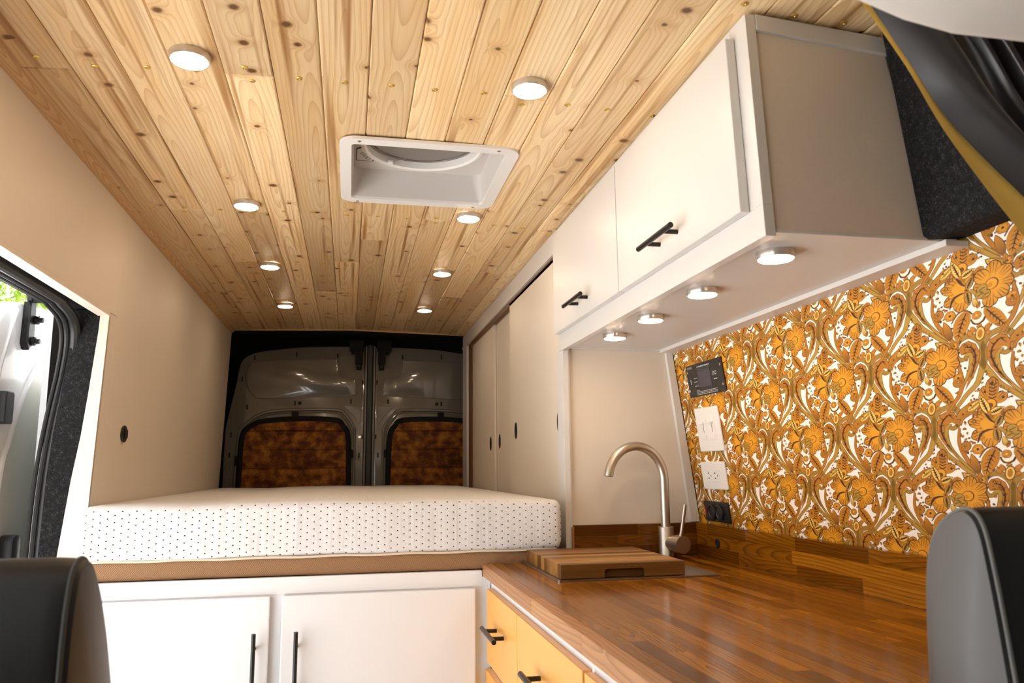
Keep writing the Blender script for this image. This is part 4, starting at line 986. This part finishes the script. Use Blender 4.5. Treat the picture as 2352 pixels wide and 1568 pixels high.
# ------------------------------------------------------------------ rear doors and their window covers
XM = .121
def mirror(p, s): return (p[0] if s > 0 else 2 * XM - p[0], p[1])
def spl(pts, n=4): return [(p.x, p.y) for p in smooth_path([(p[0], p[1], 0) for p in pts], n)]
DO = spl([(.088, .782), (-.02, .786), (-.28, .778), (-.425, .762), (-.554, .744), (-.625, .721), (-.666, .688), (-.684, .645), (-.702, .53), (-.73, .382), (-.75, .272), (-.754, .2), (-.756, .02), (-.755, -.30), (-.752, -1.1)], 4) + [(.088, -1.1)]
EMB = [(-.622, .655), (-.575, .681), (-.35, .696), (-.115, .705), (-.088, .685), (-.082, .617), (-.053, .588), (.005, .584), (.030, .556), (.031, .495), (.009, .467), (-.27, .455), (-.543, .446), (-.603, .471), (-.638, .535), (-.642, .60)]
EMB = [(p.x, p.y) for p in smooth_path([(p[0], p[1], 0) for p in EMB], 4, closed=True)]
LIP = spl([(-.690, -.32), (-.684, -.081), (-.672, .199), (-.640, .272), (-.552, .345), (-.411, .372), (-.099, .377), (-.032, .348), (.021, .273), (.030, .198), (.030, -.32)], 5)
WIN = spl([(-.655, -.30), (-.652, -.081), (-.648, .09), (-.640, .215), (-.603, .262), (-.527, .297), (-.336, .313), (-.097, .307), (-.045, .270), (-.014, .205), (-.006, -.05), (-.006, -.30)], 5)
def clip(poly, z0, z1):
    def half(pl, f):
        out = []
        for i in range(len(pl)):
            a, b_ = pl[i], pl[(i + 1) % len(pl)]; fa, fb = f(a), f(b_)
            if fa >= 0: out.append(a)
            if fa * fb < 0:
                t_ = fa / (fa - fb); out.append((a[0] + (b_[0] - a[0]) * t_, a[1] + (b_[1] - a[1]) * t_))
        return out
    return half(half(poly, lambda p: p[1] - z0), lambda p: z1 - p[1])
for s, nm in ((1, 'left'), (-1, 'right')):
    lab = 'shade-darkened white metal rear door on the left, fully in view' if s > 0 else 'shade-darkened white metal rear door on the right, partly behind the wardrobe'
    rd = thing('rear_door', lab, 'door', (-.33 if s > 0 else .57, 5.17, -1.1), 'rear doors')
    MB().prism([mirror(p, s) for p in DO], 'y', 5.152, 5.21, bev=.010).build('shell', M['vanpaint_shaded'], rd, smooth=True)
    MB().prism([mirror(p, s) for p in EMB], 'y', 5.1425, 5.156, bev=.006).build('embossed_panel', M['vanpaint_shaded'], rd, smooth=True)
    lp = [mirror(p, s) for p in LIP]
    MB().tube([(p[0], 5.152, p[1]) for p in lp], .010, 10).build('window_lip', M['vanpaint_shaded'], rd, smooth=True)
    MB().tube([((p[0] - mirror((-.32, 0), s)[0]) * .958 + mirror((-.32, 0), s)[0], 5.151, p[1] - .016) for p in lp], .007, 8).build('inner_lip', M['vanpaint_shaded'], rd, smooth=True)
    tri = [mirror(p, s) for p in ((-.045, .402), (.065, .402), (.066, .30), (.055, .285), (.02, .345))]
    MB().prism(tri, 'y', 5.1495, 5.156, bev=.0025).build('corner_emboss', M['vanpaint_shaded'], rd)
    for (x, z) in ((-.596, .701), (-.34, .727), (-.086, .723), (-.665, .565), (-.629, .391), (-.717, .218), (-.721, .096), (-.341, .418), (.004, .432), (.076, .554), (.078, .207), (.062, .09)):
        q = mirror((x, z), s)
        MB().box(q[0] - .0042, q[0] + .0042, 5.1462, 5.154, z - .0145, z + .0145, .001).build('slot', M['gap'], rd)
    q = mirror((-.312, .418), s)
    MB().lathe([(.011, 0), (.011, -.0062), (.001, -.0062)], (q[0], 5.153, .418), 'y', 16).build('round_hole', M['gap'], rd)
    la = MB()
    for (x0, x1, z0, z1, y0) in ((-.012, .078, .752, .82, 5.10), (.026, .072, .668, .76, 5.085), (.034, .066, .634, .675, 5.095), (.0, .03, .735, .76, 5.11)):
        a, c = mirror((x0, 0), s)[0], mirror((x1, 0), s)[0]; la.box(min(a, c), max(a, c), y0, 5.152, z0, z1, .004)
    lt_ = la.build('latch', M['black_void'], rd)
    q = mirror((.049, .652), s); MB().lathe([(.008, 0), (.008, -.006), (.001, -.007)], (q[0], 5.095, .652), 'y', 12).build('latch_bolt', M['black_metal'], lt_)
    q = mirror((.095, 0), s)
    MB().box(q[0] - .006, q[0] + .006, 5.135, 5.16, -1.1, .79, .004).build('edge_flange', M['vanpaint_shaded'], rd)
    wc = thing('window_cover', 'quilted orange window cover with black binding, on the %s rear door' % nm, 'window cover', (mirror((-.33, 0), s)[0], 5.14, -.30), 'rear window covers')
    zsb = [-.30, -.105, .010, .125, .238, .40]
    for z0, z1 in zip(zsb[:-1], zsb[1:]):
        pl = clip(WIN, z0, z1)
        pl2 = []
        for p in pl:
            if not pl2 or math.dist(p, pl2[-1]) > .004: pl2.append(p)
        if math.dist(pl2[0], pl2[-1]) < .004: pl2.pop()
        MB().prism([mirror(p, s) for p in pl2], 'y', 5.112, 5.140, bev=.0075, seg=3).build('quilted_band', M['marble'], wc, smooth=True)
    MB().tube([(mirror(p, s)[0], 5.128, p[1]) for p in WIN], .021, 10).build('binding', M['black_void'], wc, smooth=True)
    q = mirror((-.336, .335), s)
    MB().box(q[0] - .020, q[0] + .020, 5.118, 5.132, .315, .362, .004).build('pull_tab', M['black_void'], wc)
    q = mirror((-.672, .06), s); MB().box(q[0] - .012, q[0] + .012, 5.12, 5.134, .03, .09, .004).build('pull_tab', M['black_void'], wc)
    q = mirror((.014, .10), s); MB().box(q[0] - .012, q[0] + .012, 5.12, 5.134, .075, .125, .004).build('pull_tab', M['black_void'], wc)
struct(MB().box(.103, .139, 5.142, 5.20, -1.1, .80, .008).build('trim_5', M['rubber'], origin=(XM, 5.17, -1.1)), 'black rubber strip where the two rear doors meet')

# ------------------------------------------------------------------ curtain tied back at the right
cu = thing('curtain', 'black satin curtain with yellow lining gathered at the top right', 'curtain', (.92, .88, .2))
def curve(pts):
    P = smooth_path([(p[0], p[1], 0) for p in pts], 10)
    return lambda t_: (lambda k, f_: P[k].lerp(P[min(k + 1, len(P) - 1)], f_))(min(int(t_ * (len(P) - 1)), len(P) - 1), t_ * (len(P) - 1) - int(t_ * (len(P) - 1)))
E0 = curve([(.604, .745), (.664, .641), (.730, .537), (.787, .437), (.906, .288), (1.02, .17)])
S0 = curve([(.602, .748), (.6665, .643), (.7345, .541), (.798, .449), (.926, .332), (1.045, .24)])
S1 = curve([(1.02, .83), (1.10, .76), (1.15, .66), (1.17, .56), (1.18, .46), (1.18, .36)])
def satin(u, v):
    a, c = S0(u), S1(u); p = a.lerp(c, v)
    if v < .20: f_ = -.040 * math.sin(math.pi * v / .20)
    else:
        q = (v - .20) / .80
        f_ = .020 * math.sin(q * 6.28 * 8.5 + 1.4 * u) * min(1, q * 12) + .006 * math.sin(q * 6.28 * 19 + 3 * u) * min(1, q * 12)
    return (p.x, .872 + f_ * (.55 + .6 * u), p.y)
MB().grid(satin, 40, 120).build('satin_face', M['satin'], cu, smooth=True, fix=False, angle=180)
def lining(u, v):
    a, c = E0(u), S0(u); d2 = Vector((c.x + .02, c.y + .02, 0)); p = a.lerp(d2, v)
    return (p.x, .8755 + .002 * math.sin(u * 9 + v * 4), p.y)
MB().grid(lining, 40, 6).build('lining', M['lining'], cu, smooth=True, fix=False, angle=180)

# ------------------------------------------------------------------ front seats seen from the cab
def seat(name, label, side, prof, x_in, x_out, y0, rz, pipe_m, side_m, face_m):
    """prof: list of (depth behind the near face, z) round the backrest outline; side +1: inner side faces +x"""
    th = thing('seat', label, 'seat', ((x_in + x_out) / 2, y0 + .1, -1.2), 'front seats')
    P = [(p.x, p.y) for p in smooth_path([(p[0], p[1], 0) for p in prof], 6)]
    n = len(P); b = MB(); w = x_out - x_in; sg = 1 if w > 0 else -1
    cyc = sum(p[0] for p in P) / n; czc = -.4
    steps = [(0, .90), (.004, .955), (.012, .985), (.025, 1.0), (.5 * abs(w), 1.0), (abs(w) - .025, 1.0), (abs(w) - .012, .985), (abs(w), .9)]
    for (dx, k) in steps:
        for (y, z) in P: b.v.append((x_in + sg * dx, y0 + cyc + (y - cyc) * k, z - (1 - k) * .06))
    m = len(steps)
    for i in range(m - 1):
        for k in range(n - 1): b.f.append((i * n + k, i * n + k + 1, (i + 1) * n + k + 1, (i + 1) * n + k))
    b.build('backrest', face_m, th, smooth=True, angle=60)
    b2 = MB(); b2.v = [(x_in - sg * (.006 * math.sin(0)), y0 + cyc + (y - cyc) * .905, z - .0056) for (y, z) in P]; nn = len(P)
    cen = [(x_in - sg * .016, y0 + cyc + (y - cyc) * .45, z * .5 + czc * .5 - .006) for (y, z) in P]
    b2.v += cen; b2.f = [(k, k + 1, nn + k + 1, nn + k) for k in range(nn - 1)] + [tuple(range(nn, 2 * nn))]
    b2.build('side_bolster', side_m, th, smooth=True, angle=180)
    MB().tube([(x_in + sg * .006, y0 + cyc + (y - cyc) * .962, z - .0018) for (y, z) in P], .0026, 8).build('piping', pipe_m, th, smooth=True)
    MB().box(min(x_in, x_out), max(x_in, x_out), y0 - .45, y0 + .12, -.86, -.70, .05).build('cushion', face_m, th, smooth=True)
    MB().box(min(x_in, x_out) + .08, max(x_in, x_out) - .08, y0 - .38, y0 + .06, -1.199, -.84, .01).build('pedestal', M['black_plastic'], th)
    return th
seat('seat', 'black leather seat backrest in the bottom left corner', 1, [(.02, -.80), (.004, -.45), (-.006, -.28), (-.010, -.17), (.0, -.105), (.018, -.085), (.040, -.084), (.062, -.098), (.092, -.128), (.135, -.19), (.185, -.29), (.22, -.42), (.24, -.80)], -.252, -.76, .845, 0, M['thread'], M['leather'], M['leather'])
seat('seat', 'black seat backrest with piped side coloured as door-lit in the bottom right corner', -1, [(-.05, -.80), (-.035, -.35), (-.022, -.20), (-.010, -.105), (.0, -.062), (.018, -.0475), (.045, -.054), (.070, -.072), (.088, -.105), (.098, -.16), (.104, -.25), (.11, -.40), (.12, -.80)], .665, 1.05, .752, 0, M['piping'], M['leather_lit'], M['leather'])
